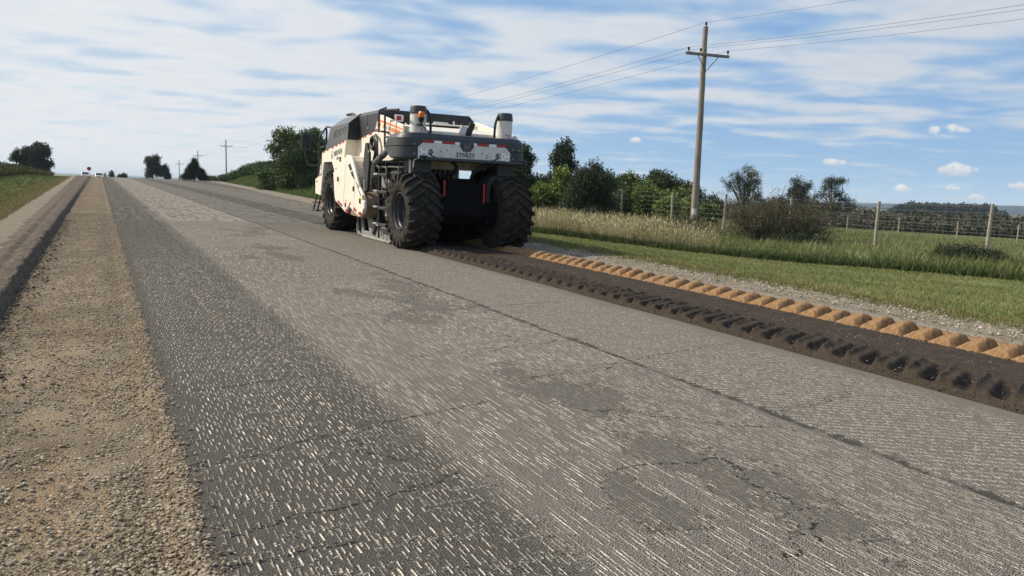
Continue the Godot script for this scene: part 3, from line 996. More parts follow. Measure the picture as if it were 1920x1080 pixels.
func build_right_shoulder() -> void:
	var rough := noise(2.0, 4, 99)
	var lane := ground_mat(512, 1.1, 105, 0.06, [0.0, 0.4, 0.6, 1.0], [lin(0.11, 0.10, 0.085), lin(0.175, 0.16, 0.135), lin(0.21, 0.19, 0.16), lin(0.30, 0.275, 0.23)], [[0.0, 0.5, 0.8, 1.0], [Color(0.45, 0.4, 0.33, 0.0), Color(0.45, 0.4, 0.33, 0.0), Color(0.4, 0.34, 0.27, 0.5), Color(0.4, 0.34, 0.27, 0.6)]], 2.9, 2.0)
	var hl := func(x: float, s: float) -> float: return road_y(s) + 0.012 * rough.get_noise_2d(x, s) + (0.075 * (1.0 - sstep(8.36, 8.9, x)) - 0.06 * (1.0 - sstep(8.29, 8.38, x))) * (1.0 - sstep(17.5, 19.5, s)) - 0.02 * sstep(8.4, 9.6, x)
	var off := func(u: float, s: float) -> float: return u + maxf(0.0, s - 18.0) * 0.062
	structure(sheet(steps([8.3, 0.1, 9.1]), steps([-3.0, 0.15, 18.0, 1.0, 170.0]), hl, null, off, both_uv), "shoulder_track", lane)
	var hg := func(x: float, s: float) -> float: return maxf(road_y(s) - 0.02, land_y(x, s)) + 0.018 * rough.get_noise_2d(x, s) * sstep(8.9, 9.3, x) + 0.012 - 0.045 * (1.0 - sstep(8.9, 9.2, x - maxf(0.0, s - 18.0) * 0.062))
	structure(sheet(steps([8.9, 0.1, 10.2]), steps([-3.0, 0.15, 18.0, 1.0, 170.0]), hg, null, off, both_uv), "gravel_shoulder", gravel_mat(106))

# ------------------------------------------------------------------ the road reclaimer; own axes: x right, y up, f forward
func P(x: float, y: float, f: float) -> Vector3:
	return Vector3(x, y, -f)

var SIDE := Transform3D(Basis(Vector3(0, 0, -1), Vector3(0, 1, 0), Vector3(1, 0, 0)), Vector3.ZERO)   # outline (f, y) pushed along x

func wheel_parts() -> Array:
	# [tyre, rim, hub] turned about x, outer side towards -x, centre at the origin
	var ax := Transform3D(Basis(Vector3(0, 1, 0), Vector3(-1, 0, 0), Vector3(0, 0, 1)), Vector3.ZERO)
	var t := MB.new()
	t.lathe([[0.40, -0.27], [0.44, -0.32], [0.56, -0.355], [0.66, -0.35], [0.725, -0.31], [0.75, -0.22], [0.758, 0.0], [0.75, 0.22], [0.725, 0.31], [0.66, 0.35], [0.56, 0.355], [0.44, 0.32], [0.40, 0.27]], 64, ax, TAU, 0.0, true)
	# raised ring and lettering band on the flank
	t.lathe([[0.445, 0.323], [0.45, 0.334], [0.465, 0.336], [0.47, 0.33]], 64, ax)
	for side in [-1.0, 1.0]:
		for k in 20:
			var th0: float = TAU * (k + (0.5 if side > 0 else 0.0)) / 20.0
			var st := [[-0.03, 0.75, 0.805, 0.036], [0.09, 0.75, 0.812, 0.034], [0.21, 0.742, 0.81, 0.036], [0.315, 0.70, 0.797, 0.044], [0.372, 0.66, 0.765, 0.047], [0.372, 0.585, 0.64, 0.036]]
			var prev := []
			for j in st.size():
				var q: Array = st[j]
				var u: float = clampf(1.0 - (q[0] + 0.03) / 0.37, 0.0, 1.0)
				var th: float = th0 + 0.36 * pow(u, 1.15)
				var ring := []
				for w in [[-1.0, 0], [-0.78, 1], [0.78, 1], [1.0, 0]]:
					var r: float = q[2] if w[1] else q[1] - 0.01
					var a: float = th + w[0] * q[3] * 1.12 / r
					ring.append(Vector3(side * q[0] * (1.0 if w[1] or j < 4 else 0.93), r * sin(a), r * cos(a)))
				if j > 0:
					var mid := Vector3.ZERO
					for w in 4: mid += ring[w] + prev[w]
					mid /= 8.0
					for w in 3:
						var c: Vector3 = (ring[w] + ring[w + 1] + prev[w] + prev[w + 1]) * 0.25
						t.poly([ring[w], ring[w + 1], prev[w + 1], prev[w]], c - mid)
				if j == 0: t.poly(ring, Vector3(-side, 0, 0))
				if j == st.size() - 1: t.poly(ring, Vector3(0, -sin(th), -cos(th)))
				prev = ring
	var r := MB.new()
	r.lathe([[0.405, 0.30], [0.40, 0.315], [0.385, 0.318], [0.372, 0.30], [0.362, 0.24], [0.345, 0.22], [0.338, 0.12], [0.318, 0.10], [0.31, -0.02], [0.20, -0.05], [0.12, -0.05], [0.12, -0.08], [0.0, -0.08]], 48, ax)
	r.lathe([[0.0, -0.26], [0.30, -0.26], [0.38, -0.29], [0.405, -0.30]], 48, ax)
	var h := MB.new()
	h.lathe([[0.155, -0.05], [0.155, 0.02], [0.13, 0.05], [0.09, 0.055], [0.085, 0.10], [0.0, 0.105]], 24, ax)
	for k in 12:
		var a := TAU * k / 12.0
		h.lathe([[0.016, -0.05], [0.016, 0.045], [0.0, 0.047]], 6, Transform3D(ax.basis, Vector3(0, 0.19 * sin(a), 0.19 * cos(a))))
	return [t.mesh(mats.rubber), r.mesh(mats.rim), h.mesh(mats.steel)]

func part_box(root: Node, called: String, m: Material, lo: Vector3, hi: Vector3, bev := 0.012) -> MeshInstance3D:
	# corners given as (x, y, f)
	var b := MB.new()
	b.box(P((lo.x + hi.x) * 0.5, (lo.y + hi.y) * 0.5, (lo.z + hi.z) * 0.5), (hi - lo).abs(), bev)
	return put(b, called, m, root)

func side_prism(root: Node, called: String, m: Material, pts: Array, x0: float, x1: float, bev := 0.012) -> MeshInstance3D:
	var b := MB.new()
	b.prism(pts, x0, x1, bev, SIDE)
	return put(b, called, m, root)

func face_prism(root: Node, called: String, m: Material, pts: Array, f: float, depth: float, bev := 0.004) -> MeshInstance3D:
	# outline (x, y) facing back, its face at f
	var b := MB.new()
	b.prism(pts, -f - depth, -f, bev, Transform3D.IDENTITY)
	return put(b, called, m, root)

func pipe(root: Node, called: String, m: Material, pts: Array, r, sides := 10) -> MeshInstance3D:
	var path := []
	for p in pts: path.append(P(p[0], p[1], p[2]))
	# round the corners
	var soft := []
	for i in path.size():
		if i == 0 or i == path.size() - 1:
			soft.append(path[i])
			continue
		var a: Vector3 = path[i - 1]
		var b: Vector3 = path[i]
		var c: Vector3 = path[i + 1]
		var d := minf(0.09, minf(a.distance_to(b), b.distance_to(c)) * 0.45)
		var p0 := b + (a - b).normalized() * d
		var p1 := b + (c - b).normalized() * d
		for k in 5:
			var t := k / 4.0
			soft.append(p0.lerp(b, t).lerp(b.lerp(p1, t), t))
	var mb := MB.new()
	mb.tube(soft, r, sides)
	return put(mb, called, m, root)

func side_tile(root: Node, m: Material, f0: float, y0: float, f1: float, y1: float, h: float, x: float, called := "reflector") -> void:
	# a strip on a left-hand side plate from (f0, y0) to (f1, y1)
	var d := Vector2(f1 - f0, y1 - y0).normalized().orthogonal() * h * 0.5
	side_prism(root, called, m, [[f0 + d.x, y0 + d.y], [f1 + d.x, y1 + d.y], [f1 - d.x, y1 - d.y], [f0 - d.x, y0 - d.y]], x - 0.003, x + 0.004, 0.0)

func build_machine() -> void:
	var root := base("road_reclaimer", Vector3(7.03, road_y(16.15) + 0.0, -16.15))
	root.rotation.x = 0.0105
	tag(root, "huge cream and grey road reclaimer on four chevron tyres, seen from behind", "construction machine")
	# ---- running gear
	var wp := wheel_parts()
	for w in [[-1.085, 0.0, false], [1.085, 0.0, true], [-1.085, 5.72, false], [1.085, 5.72, true]]:
		var wn := Node3D.new()
		wn.name = "wheel"
		wn.position = P(w[0], 0.795, w[1])
		if w[2]: wn.rotation.y = PI
		root.add_child(wn, true)
		put_mesh(wp[0], "tyre", null, wn, Transform3D(Basis(Vector3.UP, PI if w[2] else 0.0) * Basis(Vector3.RIGHT, 0.05 * (1.0 + w[0] + w[1])), Vector3.ZERO))
		put_mesh(wp[1], "rim", null, wn)
		put_mesh(wp[2], "hub", null, wn)
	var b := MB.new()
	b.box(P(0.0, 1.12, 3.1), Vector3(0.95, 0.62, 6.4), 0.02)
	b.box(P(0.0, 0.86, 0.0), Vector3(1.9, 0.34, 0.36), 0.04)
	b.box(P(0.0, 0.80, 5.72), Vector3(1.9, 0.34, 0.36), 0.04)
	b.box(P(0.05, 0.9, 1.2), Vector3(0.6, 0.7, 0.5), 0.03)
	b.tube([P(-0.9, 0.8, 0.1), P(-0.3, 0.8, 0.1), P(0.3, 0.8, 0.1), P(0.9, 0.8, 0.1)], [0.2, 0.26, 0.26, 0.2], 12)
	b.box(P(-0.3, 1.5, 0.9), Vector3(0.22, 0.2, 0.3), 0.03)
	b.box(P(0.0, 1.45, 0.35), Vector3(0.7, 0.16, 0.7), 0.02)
	put(b, "chassis", mats.underside_shade, root)
	for q in [[-0.2, 1.35, 0.9, -0.35, 0.5], [0.05, 1.2, 0.95, 0.2, 0.45], [0.2, 1.4, 0.9, 0.36, 0.6]]:
		pipe(root, "hose", mats.hose, [[q[0], q[1], q[2]], [(q[0] + q[3]) * 0.5, (q[1] + q[4]) * 0.5, 0.25], [q[3], q[4], 0.35]], 0.022, 7)
	part_box(root, "side_frame", mats.underside_shade, Vector3(-0.98, 0.35, 0.75), Vector3(-0.92, 1.75, 3.3))
	part_box(root, "side_frame", mats.underside_shade, Vector3(0.92, 0.35, 0.75), Vector3(0.98, 1.45, 3.3))
	# ---- milling drum housing across the middle
	var hp := []
	for k in 15:
		var a := PI * (k / 14.0)
		hp.append([2.55 + 0.92 * cos(a), 0.55 + 0.98 * sin(a)])
	hp.append([1.63, 0.06])
	hp.append([3.47, 0.06])
	side_prism(root, "drum_housing", mats.underside_shade, hp, -1.13, 1.13, 0.02)
	side_prism(root, "scraper_door", mats.underside_shade, [[1.55, 0.02], [1.15, 0.55], [1.2, 0.95], [1.7, 1.0], [1.7, 0.02]], -1.12, 1.12, 0.01)
	# skids and side plates beside the drum
	for s in [-1.0, 1.0]:
		var x0: float = minf(s * 1.17, s * 1.24)
		var x1: float = maxf(s * 1.17, s * 1.24)
		side_prism(root, "side_plate", mats.steel, [[3.7, 0.10], [3.72, 0.34], [3.5, 0.52], [3.25, 0.50], [3.1, 0.16], [2.62, 0.16], [2.9, 0.58], [2.55, 0.62], [2.1, 0.2], [1.95, 0.36], [1.5, 0.40], [1.1, 0.30], [1.02, 0.12], [1.02, 0.03], [3.6, 0.03]], x0, x1, 0.008)
		part_box(root, "skid", mats.bright, Vector3(x0 - 0.03, 0.012, 1.05), Vector3(x1 + 0.02, 0.05, 3.15), 0.006)
		side_prism(root, "plate_bracket", mats.black, [[3.45, 0.14], [3.52, 0.5], [3.4, 0.62], [3.28, 0.14]], x0 - 0.06, x0 - 0.01, 0.006)
		side_prism(root, "plate_bracket", mats.black, [[2.3, 0.16], [1.85, 0.62], [1.72, 0.6], [2.18, 0.12]], x0 - 0.05, x0 - 0.005, 0.006)
		pipe(root, "bright_link", mats.bright, [[x0 - 0.05, 0.14, 1.55], [x0 - 0.05, 0.34, 1.62], [x0 - 0.05, 0.38, 1.9]], 0.024)
	# ---- left drum cover: the big cream case that hangs over the side
	side_prism(root, "drum_cover", mats.cream, [[4.86, 1.56], [3.62, 2.0], [3.30, 1.98], [3.17, 1.88], [2.86, 1.58], [2.54, 1.24], [2.20, 1.06], [2.05, 0.90], [2.03, 0.76], [2.08, 0.66], [2.44, 0.52], [3.36, 0.74], [3.60, 0.56], [4.60, 0.82], [4.70, 0.95]], -1.56, -1.48, 0.018)
	side_prism(root, "cover_top", mats.cream_dirty, [[4.7, 1.5], [3.62, 1.975], [3.30, 1.955], [3.15, 1.85], [3.0, 1.66], [2.9, 1.48], [2.84, 1.28], [3.4, 1.25], [4.5, 1.25]], -1.479, -1.0, 0.012)
	side_prism(root, "gear_case", mats.soiled, [[2.84, 1.275], [2.62, 1.16], [2.40, 1.10], [2.20, 0.98], [2.10, 0.80], [2.16, 0.62], [2.44, 0.50], [3.5, 0.52], [4.4, 0.80], [4.45, 1.245], [3.4, 1.245]], -1.477, -1.0, 0.012)
	side_prism(root, "right_drum_cover", mats.cream, [[4.5, 1.3], [3.9, 1.5], [2.3, 1.5], [2.0, 1.2], [2.05, 0.7], [2.44, 0.52], [4.4, 0.8]], 1.0, 1.5, 0.018)
	var cx := -1.56
	side_prism(root, "door_seam", mats.print_grey, [[3.605, 1.86], [3.62, 1.86], [3.84, 0.73], [3.825, 0.73]], cx - 0.002, cx + 0.004, 0.0)
	side_prism(root, "door_seam", mats.print_grey, [[2.79, 1.42], [2.80, 1.42], [2.895, 0.64], [2.885, 0.64]], cx - 0.002, cx + 0.004, 0.0)
	side_prism(root, "vent", mats.print, [[3.43, 1.75], [3.25, 1.79], [3.07, 1.65], [3.24, 1.60]], cx - 0.003, cx + 0.004, 0.0)
	side_prism(root, "vent", mats.print, [[3.2, 1.57], [3.03, 1.61], [2.83, 1.43], [2.90, 1.40], [2.99, 1.48], [3.05, 1.46]], cx - 0.003, cx + 0.004, 0.0)
	side_prism(root, "vent", mats.print, [[2.74, 1.36], [2.69, 1.36], [2.30, 1.06], [2.31, 1.01]], cx - 0.003, cx + 0.004, 0.0)
	for q in [[4.33, 1.39], [2.9, 1.18], [2.34, 0.91]]:
		var hnd := MB.new()
		hnd.box(P(cx - 0.015, q[1], q[0]), Vector3(0.03, 0.12, 0.055), 0.008)
		put(hnd, "door_handle", mats.black, root)
	side_prism(root, "warning_sign", mats.yellow, [[2.17, 1.09], [2.26, 0.94], [2.09, 0.94]], cx - 0.003, cx + 0.004, 0.0)
	side_prism(root, "warning_mark", mats.print, [[2.185, 1.05], [2.195, 0.98], [2.165, 0.98], [2.165, 1.05]], cx - 0.005, cx + 0.004, 0.0)
	side_prism(root, "label_plate", mats.yellow, [[3.64, 0.91], [3.50, 0.88], [3.50, 0.83], [3.66, 0.86]], cx - 0.003, cx + 0.004, 0.0)
	side_prism(root, "label_plate", mats.print, [[3.69, 0.83], [3.55, 0.80], [3.57, 0.69], [3.71, 0.72]], cx - 0.003, cx + 0.004, 0.0)
	for q in [[4.36, 0.83, 3.93, 0.72], [3.62, 0.645, 3.42, 0.59], [2.90, 0.715, 2.66, 0.655], [2.48, 0.61, 2.24, 0.635 - 0.02]]:
		side_tile(root, mats.reflect_red, q[0], q[1], q[2], q[3], 0.07, cx)
	side_tile(root, mats.reflect_red, 3.29, 0.75, 3.16, 0.84, 0.07, cx)
	side_tile(root, mats.reflect_red, 2.12, 0.655, 2.06, 0.73, 0.06, cx)
	# ---- front body
	for s in [-1.0, 1.0]:
		var x0: float = -1.5 if s < 0.0 else 0.92
		var x1: float = -0.92 if s < 0.0 else 1.5
		side_prism(root, "front_body", mats.cream, [[3.84, 2.39], [6.30, 2.11], [6.66, 1.46], [7.07, 1.36], [7.05, 0.94], [6.44, 0.90], [6.10, 1.82], [5.23, 1.83], [4.90, 1.52], [4.15, 1.52]], x0, x1, 0.015)
		side_prism(root, "arch_lining", mats.black, [[6.12, 1.80], [5.20, 1.80], [4.88, 1.50], [4.88, 1.58], [5.19, 1.88], [6.14, 1.88]], x0 + (0.05 if s < 0.0 else -0.3), x1 + (0.3 if s < 0.0 else -0.05), 0.0)
	part_box(root, "front_wall", mats.cream_dirty, Vector3(-0.91, 0.9, 6.05), Vector3(0.91, 2.2, 6.2))
	part_box(root, "floor_plate", mats.black, Vector3(-0.91, 1.95, 3.9), Vector3(0.91, 2.1, 6.04))
	var belt := [[6.22, 2.095, 5.96, 2.125], [5.77, 2.145, 5.60, 2.165], [5.27, 2.20, 5.08, 2.22], [4.87, 2.245, 4.67, 2.268], [4.49, 2.287, 4.30, 2.31], [4.22, 2.32, 4.02, 2.342]]
	for q in belt: side_tile(root, mats.reflect_red, q[0], q[1], q[2], q[3], 0.045, -1.5)
	for q in [[6.33, 1.98, 6.42, 1.78], [6.47, 1.68, 6.58, 1.50]]: side_tile(root, mats.reflect_red, q[0], q[1], q[2], q[3], 0.04, -1.5)
	side_tile(root, mats.reflect_red, 6.93, 1.29, 6.78, 1.29, 0.05, -1.5)
	for q in [[4.36, 1.9], [4.72, 1.62]]:
		part_box(root, "door_handle", mats.black, Vector3(-1.53, q[1] - 0.06, q[0] - 0.03), Vector3(-1.5, q[1] + 0.06, q[0] + 0.03), 0.008)
	# lettering on the left side
	var tb := Basis(Vector3(0, 0, 1), Vector3(0, 1, 0), Vector3(-1, 0, 0)) * Basis(Vector3.BACK, 0.105)
	put_mesh(letters("WIRTGEN", 0.125, 0.006, "Droid Sans", 700), "lettering", mats.print_grey, root, Transform3D(tb.scaled_local(Vector3(1.0, 1, 1)), P(-1.503, 2.075, 4.62)))
	put_mesh(letters("2500", 0.07, 0.006, "Droid Sans", 400), "lettering", mats.print_grey, root, Transform3D(tb, P(-1.503, 1.925, 4.66)))
	for q in [[5.31, 1.905, 5.29, 2.09], [5.29, 2.09, 5.12, 2.11], [5.12, 2.11, 5.14, 1.925], [5.14, 1.925, 5.31, 1.905], [5.28, 2.06, 5.25, 1.94], [5.25, 1.94, 5.215, 2.02], [5.215, 2.02, 5.18, 1.95], [5.18, 1.95, 5.145, 2.07]]:
		side_tile(root, mats.print_grey, q[0], q[1], q[2], q[3], 0.012, -1.5, "emblem")
	# ---- canopy over the driver's stand
	b = MB.new()
	var prof := [[-1.5, 2.38], [-1.48, 2.79], [-1.18, 3.04], [1.18, 3.04], [1.48, 2.79], [1.5, 2.38]]
	var fr := []
	var bk := []
	for q in prof:
		var ff: float = 5.93 if q[1] < 2.5 else 5.49 if q[1] < 2.9 else 5.2
		var yy: float = 2.16 if q[1] < 2.5 else q[1] - 0.04
		fr.append(P(q[0], yy, ff))
		bk.append(P(q[0], q[1] + (0.02 if q[1] < 2.5 else 0.0), 3.74))
	for i in prof.size() - 1:
		var c: Vector3 = (fr[i] + fr[i + 1]) * 0.5 - P(0, 2.3, 5.5)
		c.z = 0
		b.poly([fr[i], fr[i + 1], bk[i + 1], bk[i]], c)
	b.poly(fr, P(0, 0.3, 1))
	put(b, "canopy", mats.grey_light, root)
	b = MB.new()
	var bk2 := []
	for q in bk: bk2.append(q + Vector3(0, 0, 0.012))
	b.poly(bk2, Vector3(0, 0, 1))
	put(b, "canopy_rear_wall", mats.black, root)
	for q in [[5.21, 2.38, 5.08, 2.66, 4.89, 2.67, 5.03, 2.40], [4.88, 2.42, 4.78, 2.68, 4.51, 2.69, 4.62, 2.44], [4.47, 2.46, 4.34, 2.70, 3.95, 2.71, 4.08, 2.49]]:
		var e := [[q[0], q[1]], [q[2], q[3]], [q[4], q[5]], [q[6], q[7]]]
		for k in 4:
			side_tile(root, mats.steel, e[k][0], e[k][1], e[(k + 1) % 4][0], e[(k + 1) % 4][1], 0.018, -1.495, "vent_frame")
		var ctr := [(q[0] + q[4]) * 0.5, (q[1] + q[5]) * 0.5]
		side_tile(root, mats.print_grey, ctr[0] + 0.05, ctr[1] - 0.09, ctr[0] - 0.03, ctr[1] + 0.09, 0.05, -1.495, "vent")
	pipe(root, "exhaust_pipe", mats.black, [[-0.95, 2.9, 5.1], [-0.95, 3.06, 5.0], [-0.95, 3.13, 5.2], [-0.95, 3.14, 5.75]], 0.04)
	part_box(root, "exhaust_box", mats.black, Vector3(-1.05, 2.9, 4.95), Vector3(-0.85, 3.04, 5.25), 0.03)
	# ---- engine hood behind the canopy
	b = MB.new()
	b.prism([[-1.2, 2.40], [1.2, 2.40], [1.23, 2.92], [1.08, 3.06], [-1.12, 3.06], [-1.22, 2.97]], -3.75, -2.12, 0.02, Transform3D.IDENTITY)
	put(b, "engine_hood", mats.grey, root)
	face_prism(root, "hood_rear_panel", mats.black, [[-1.16, 2.66], [1.17, 2.66], [1.19, 2.90], [1.06, 3.03], [-1.10, 3.03], [-1.18, 2.95]], 2.10, 0.012)
	for q in [[-0.9, -0.2], [-0.1, 0.95]]:
		part_box(root, "hood_slot", mats.print, Vector3(q[0], 2.895, 2.09), Vector3(q[1], 2.915, 2.105), 0.0)
	part_box(root, "hood_latch", mats.bright, Vector3(-1.225, 2.62, 2.95), Vector3(-1.20, 2.68, 3.0), 0.004)
	part_box(root, "hood_seam", mats.print, Vector3(-1.222, 2.6, 3.02), Vector3(-1.20, 2.98, 3.035), 0.0)
	# ---- cream body sides behind the front body, deck, sloping striped panels
	for s in [-1.0, 1.0]:
		var xo: float = s * 1.205
		var xi: float = s * 1.10
		side_prism(root, "rear_body_side", mats.cream, [[4.1, 2.40], [3.72, 2.425], [2.5, 2.555], [2.35, 2.62], [0.42, 2.30], [0.42, 1.95], [1.3, 1.86], [4.1, 1.86]], minf(xo, xi), maxf(xo, xi), 0.01)
		side_prism(root, "sloping_panel", mats.cream, [[2.42, 2.58], [2.16, 2.93], [1.9, 2.90], [0.45, 2.62], [0.42, 2.31]], minf(s * 1.213, s * 1.17), maxf(s * 1.213, s * 1.17), 0.008)
	side_prism(root, "engine_deck", mats.cream, [[0.2, 2.0], [0.2, 2.52], [0.45, 2.62], [2.11, 2.74], [2.11, 2.0]], -1.09, 1.09, 0.015)
	for q in [[3.74, 2.405, 3.55, 2.425], [3.40, 2.44, 3.31, 2.45], [3.24, 2.457, 3.13, 2.468], [2.9, 2.495, 2.66, 2.52]]:
		side_tile(root, mats.reflect_red, q[0], q[1], q[2], q[3], 0.05, -1.205)
	var xp := -1.213
	# stripes follow the panel: lower edge from (2.42, 2.58) to (0.42, 2.31), upper edge from (2.16, 2.93) to (0.45, 2.62)
	var at := func(t: float, k: float) -> Array:
		var lo := Vector2(2.42, 2.58).lerp(Vector2(0.42, 2.31), t)
		var hi := Vector2(2.16, 2.93).lerp(Vector2(0.45, 2.62), t)
		var r := lo.lerp(hi, k)
		return [r.x, r.y]
	for q in [[0.03, 0.98, 0.62, 0.74, "orange"], [0.03, 0.10, 0.28, 0.52, "orange"], [0.26, 0.37, 0.28, 0.52, "orange"], [0.47, 0.56, 0.28, 0.52, "green_tag"], [0.58, 0.72, 0.26, 0.52, "orange"], [0.73, 0.80, 0.26, 0.52, "orange"], [0.81, 0.90, 0.26, 0.52, "orange"], [0.02, 0.13, 0.02, 0.12, "reflect_red"], [0.24, 0.36, 0.02, 0.12, "reflect_red"], [0.46, 0.60, 0.02, 0.12, "reflect_red"], [0.70, 0.85, 0.02, 0.12, "reflect_red"], [0.14, 0.16, 0.26, 0.54, "print_grey"], [0.40, 0.425, 0.28, 0.5, "print_grey"]]:
		side_prism(root, "stripe", mats[q[4]], [at.call(q[0], q[2]), at.call(q[1], q[2]), at.call(q[1], q[3]), at.call(q[0], q[3])], xp - 0.003, xp + 0.005, 0.0)
	# deck clutter
	part_box(root, "deck_plate", mats.cream, Vector3(-0.5, 2.70, 0.9), Vector3(0.55, 2.735, 1.75), 0.01)
	part_box(root, "deck_grab", mats.white, Vector3(-0.18, 2.72, 1.25), Vector3(0.18, 2.80, 1.32), 0.02)
	part_box(root, "deck_knob", mats.bright, Vector3(0.27, 2.70, 1.2), Vector3(0.31, 2.84, 1.24), 0.01)
	for q in [[-0.65, 1.3], [0.75, 1.0], [0.62, 1.6], [-0.72, 1.7]]:
		part_box(root, "deck_bolt", mats.white, Vector3(q[0], 2.66, q[1]), Vector3(q[0] + 0.05, 2.75, q[1] + 0.05), 0.01)
	b = MB.new()
	b.box(P(0.22, 2.60, 0.12), Vector3(0.13, 0.30, 0.05), 0.01, Basis(Vector3.BACK, -0.35))
	put(b, "deck_hinge", mats.black, root)
	b = MB.new()
	b.box(P(0.05, 2.57, 0.13), Vector3(0.16, 0.20, 0.04), 0.01, Basis(Vector3.BACK, -0.35))
	put(b, "deck_hinge_plate", mats.white, root)
	# square work lamp by the striped panel
	var lamp := part_box(root, "work_lamp", mats.white, Vector3(-0.88, 2.79, 1.98), Vector3(-0.66, 2.95, 2.04), 0.02)
	part_box(lamp, "lamp_glass", mats.reflect_red, Vector3(-0.83, 2.82, 1.97), Vector3(-0.72, 2.92, 1.978), 0.005)
	# ---- rear bumper: a moulded shell round the back
	b = MB.new()
	var rows := [[-0.10, 1.885, 0.25], [-0.02, 1.90, 0.38], [0.0, 1.93, 0.45], [0.0, 2.125, 0.80], [-0.018, 2.135, 0.80], [-0.018, 2.155, 0.80], [0.0, 2.165, 0.80], [-0.005, 2.33, 0.62], [-0.03, 2.375, 0.52], [-0.05, 2.38, 0.52], [-0.075, 2.425, 0.42], [-0.12, 2.445, 0.36], [-0.34, 2.445, 0.30]]
	var grid := []
	for r in rows:
		var o: float = r[0]
		var line := []
		for q in 7: line.append(P(lerpf(-1.5 - o, -1.5 - o, 0.0), r[1], lerpf(r[2], 0.2, q / 6.0)))
		for q in 9:
			var a := (q / 8.0) * PI / 2.0
			line.append(P(-1.16 - (0.34 + o) * cos(a), r[1], 0.09 - (0.34 + o) * sin(a)))
		line.append(P(-0.5, r[1], -0.25 - o))
		line.append(P(0.5, r[1], -0.25 - o))
		for q in 9:
			var a := (1.0 - q / 8.0) * PI / 2.0
			line.append(P(1.16 + (0.34 + o) * cos(a), r[1], 0.09 - (0.34 + o) * sin(a)))
		for q in 7: line.append(P(1.5 + o, r[1], lerpf(0.2, r[2], q / 6.0)))
		grid.append(line)
	for i in grid.size() - 1:
		for k in grid[i].size() - 1:
			var p00: Vector3 = grid[i][k]
			var p01: Vector3 = grid[i][k + 1]
			var p11: Vector3 = grid[i + 1][k + 1]
			var p10: Vector3 = grid[i + 1][k]
			var mid := (p00 + p01 + p11 + p10) * 0.25
			var out := Vector3(mid.x * 0.6, (mid.y - 2.15) * 0.4, mid.z + 0.6)
			if i == grid.size() - 2: out = Vector3.UP
			b.poly([p00, p01, p11, p10], out)
	put(b, "rear_bumper", mats.grey, root)
	b = MB.new()
	b.box(P(0.0, 1.90, 0.25), Vector3(2.7, 0.04, 0.75), 0.01)
	b.box(P(0.0, 2.2, 0.30), Vector3(2.84, 0.44, 0.06), 0.01)
	put(b, "bumper_tray", mats.black, root)
	var panel := face_prism(root, "bumper_panel", mats.white, [[-1.12, 1.90], [1.03, 1.90], [1.03, 2.12], [0.92, 2.235], [-1.02, 2.235], [-1.12, 2.14]], -0.275, 0.05, 0.006)
	for q in [[-1.02, -0.775, 1], [-0.762, -0.585, 0], [-0.577, -0.297, 1], [-0.286, -0.11, 0], [0.055, 0.225, 0], [0.24, 0.50, 1], [0.514, 0.69, 0], [0.70, 0.92, 1]]:
		face_prism(root, "reflector", mats.reflect_red if q[2] else mats.reflect_white, [[q[0], 2.238], [q[1], 2.238], [q[1], 2.292], [q[0], 2.292]], -0.262, 0.02, 0.002)
	face_prism(panel, "emblem_plate", mats.grey, [[-0.10, 2.10], [0.06, 2.10], [0.14, 2.20], [0.14, 2.29], [-0.18, 2.29], [-0.18, 2.20]], -0.285, 0.02, 0.004)
	for q in [[-0.085, 2.115, 0.05, 2.125], [-0.085, 2.26, 0.05, 2.27]]:
		face_prism(panel, "emblem_frame", mats.print_grey, [[q[0], q[1]], [q[2], q[1]], [q[2], q[3]], [q[0], q[3]]], -0.289, 0.006, 0.0)
	for q in [[-0.085, -0.075], [0.04, 0.05]]:
		face_prism(panel, "emblem_frame", mats.print_grey, [[q[0], 2.125], [q[1], 2.125], [q[1], 2.26], [q[0], 2.26]], -0.289, 0.006, 0.0)
	put_mesh(letters("W", 0.085, 0.006, "Droid Sans", 700), "emblem_letter", mats.print_grey, panel, Transform3D(Basis(), P(-0.018, 2.193, -0.288)))
	put_mesh(letters("375027", 0.088, 0.006, "Droid Sans", 700), "serial_number", mats.print, panel, Transform3D(Basis().scaled(Vector3(1.12, 1, 1)), P(-0.055, 2.025, -0.2765)))
	# printed pictograms at both ends of the panel
	for s in [-1.0, 1.0]:
		var x0: float = -1.075 if s < 0.0 else 0.985
		face_prism(panel, "decal", mats.reflect_white, [[x0 - 0.035, 1.925], [x0 + 0.165 * (1.0 if s < 0.0 else 0.12), 1.925], [x0 + 0.165 * (1.0 if s < 0.0 else 0.12), 2.12], [x0 - 0.035 - (0.0 if s < 0.0 else 0.13), 2.12], [x0 - 0.035 - (0.0 if s < 0.0 else 0.13), 1.925]], -0.278, 0.004, 0.0)
		for q in [[0.0, 2.085, -0.02, 2.045], [-0.02, 2.045, 0.005, 2.02], [0.0, 1.985, 0.012, 1.965], [0.012, 1.965, -0.01, 1.945]]:
			var o := -0.11 if s > 0.0 else 0.0
			var d := Vector2(q[2] - q[0], q[3] - q[1]).normalized().orthogonal() * 0.005
			face_prism(panel, "pictogram", mats.print, [[x0 + o + q[0] + d.x, q[1] + d.y], [x0 + o + q[2] + d.x, q[3] + d.y], [x0 + o + q[2] - d.x, q[3] - d.y], [x0 + o + q[0] - d.x, q[1] - d.y]], -0.28, 0.003, 0.0)
		for yy in [2.09, 2.0]:
			var o := 0.04 if s < 0.0 else -0.075
			face_prism(panel, "pictogram", mats.reflect_red, [[x0 + o, yy], [x0 + o + 0.085, yy], [x0 + o + 0.085, yy + 0.012], [x0 + o, yy + 0.012]], -0.28, 0.003, 0.0)
		var hx: float = -0.84 if s < 0.0 else 0.72
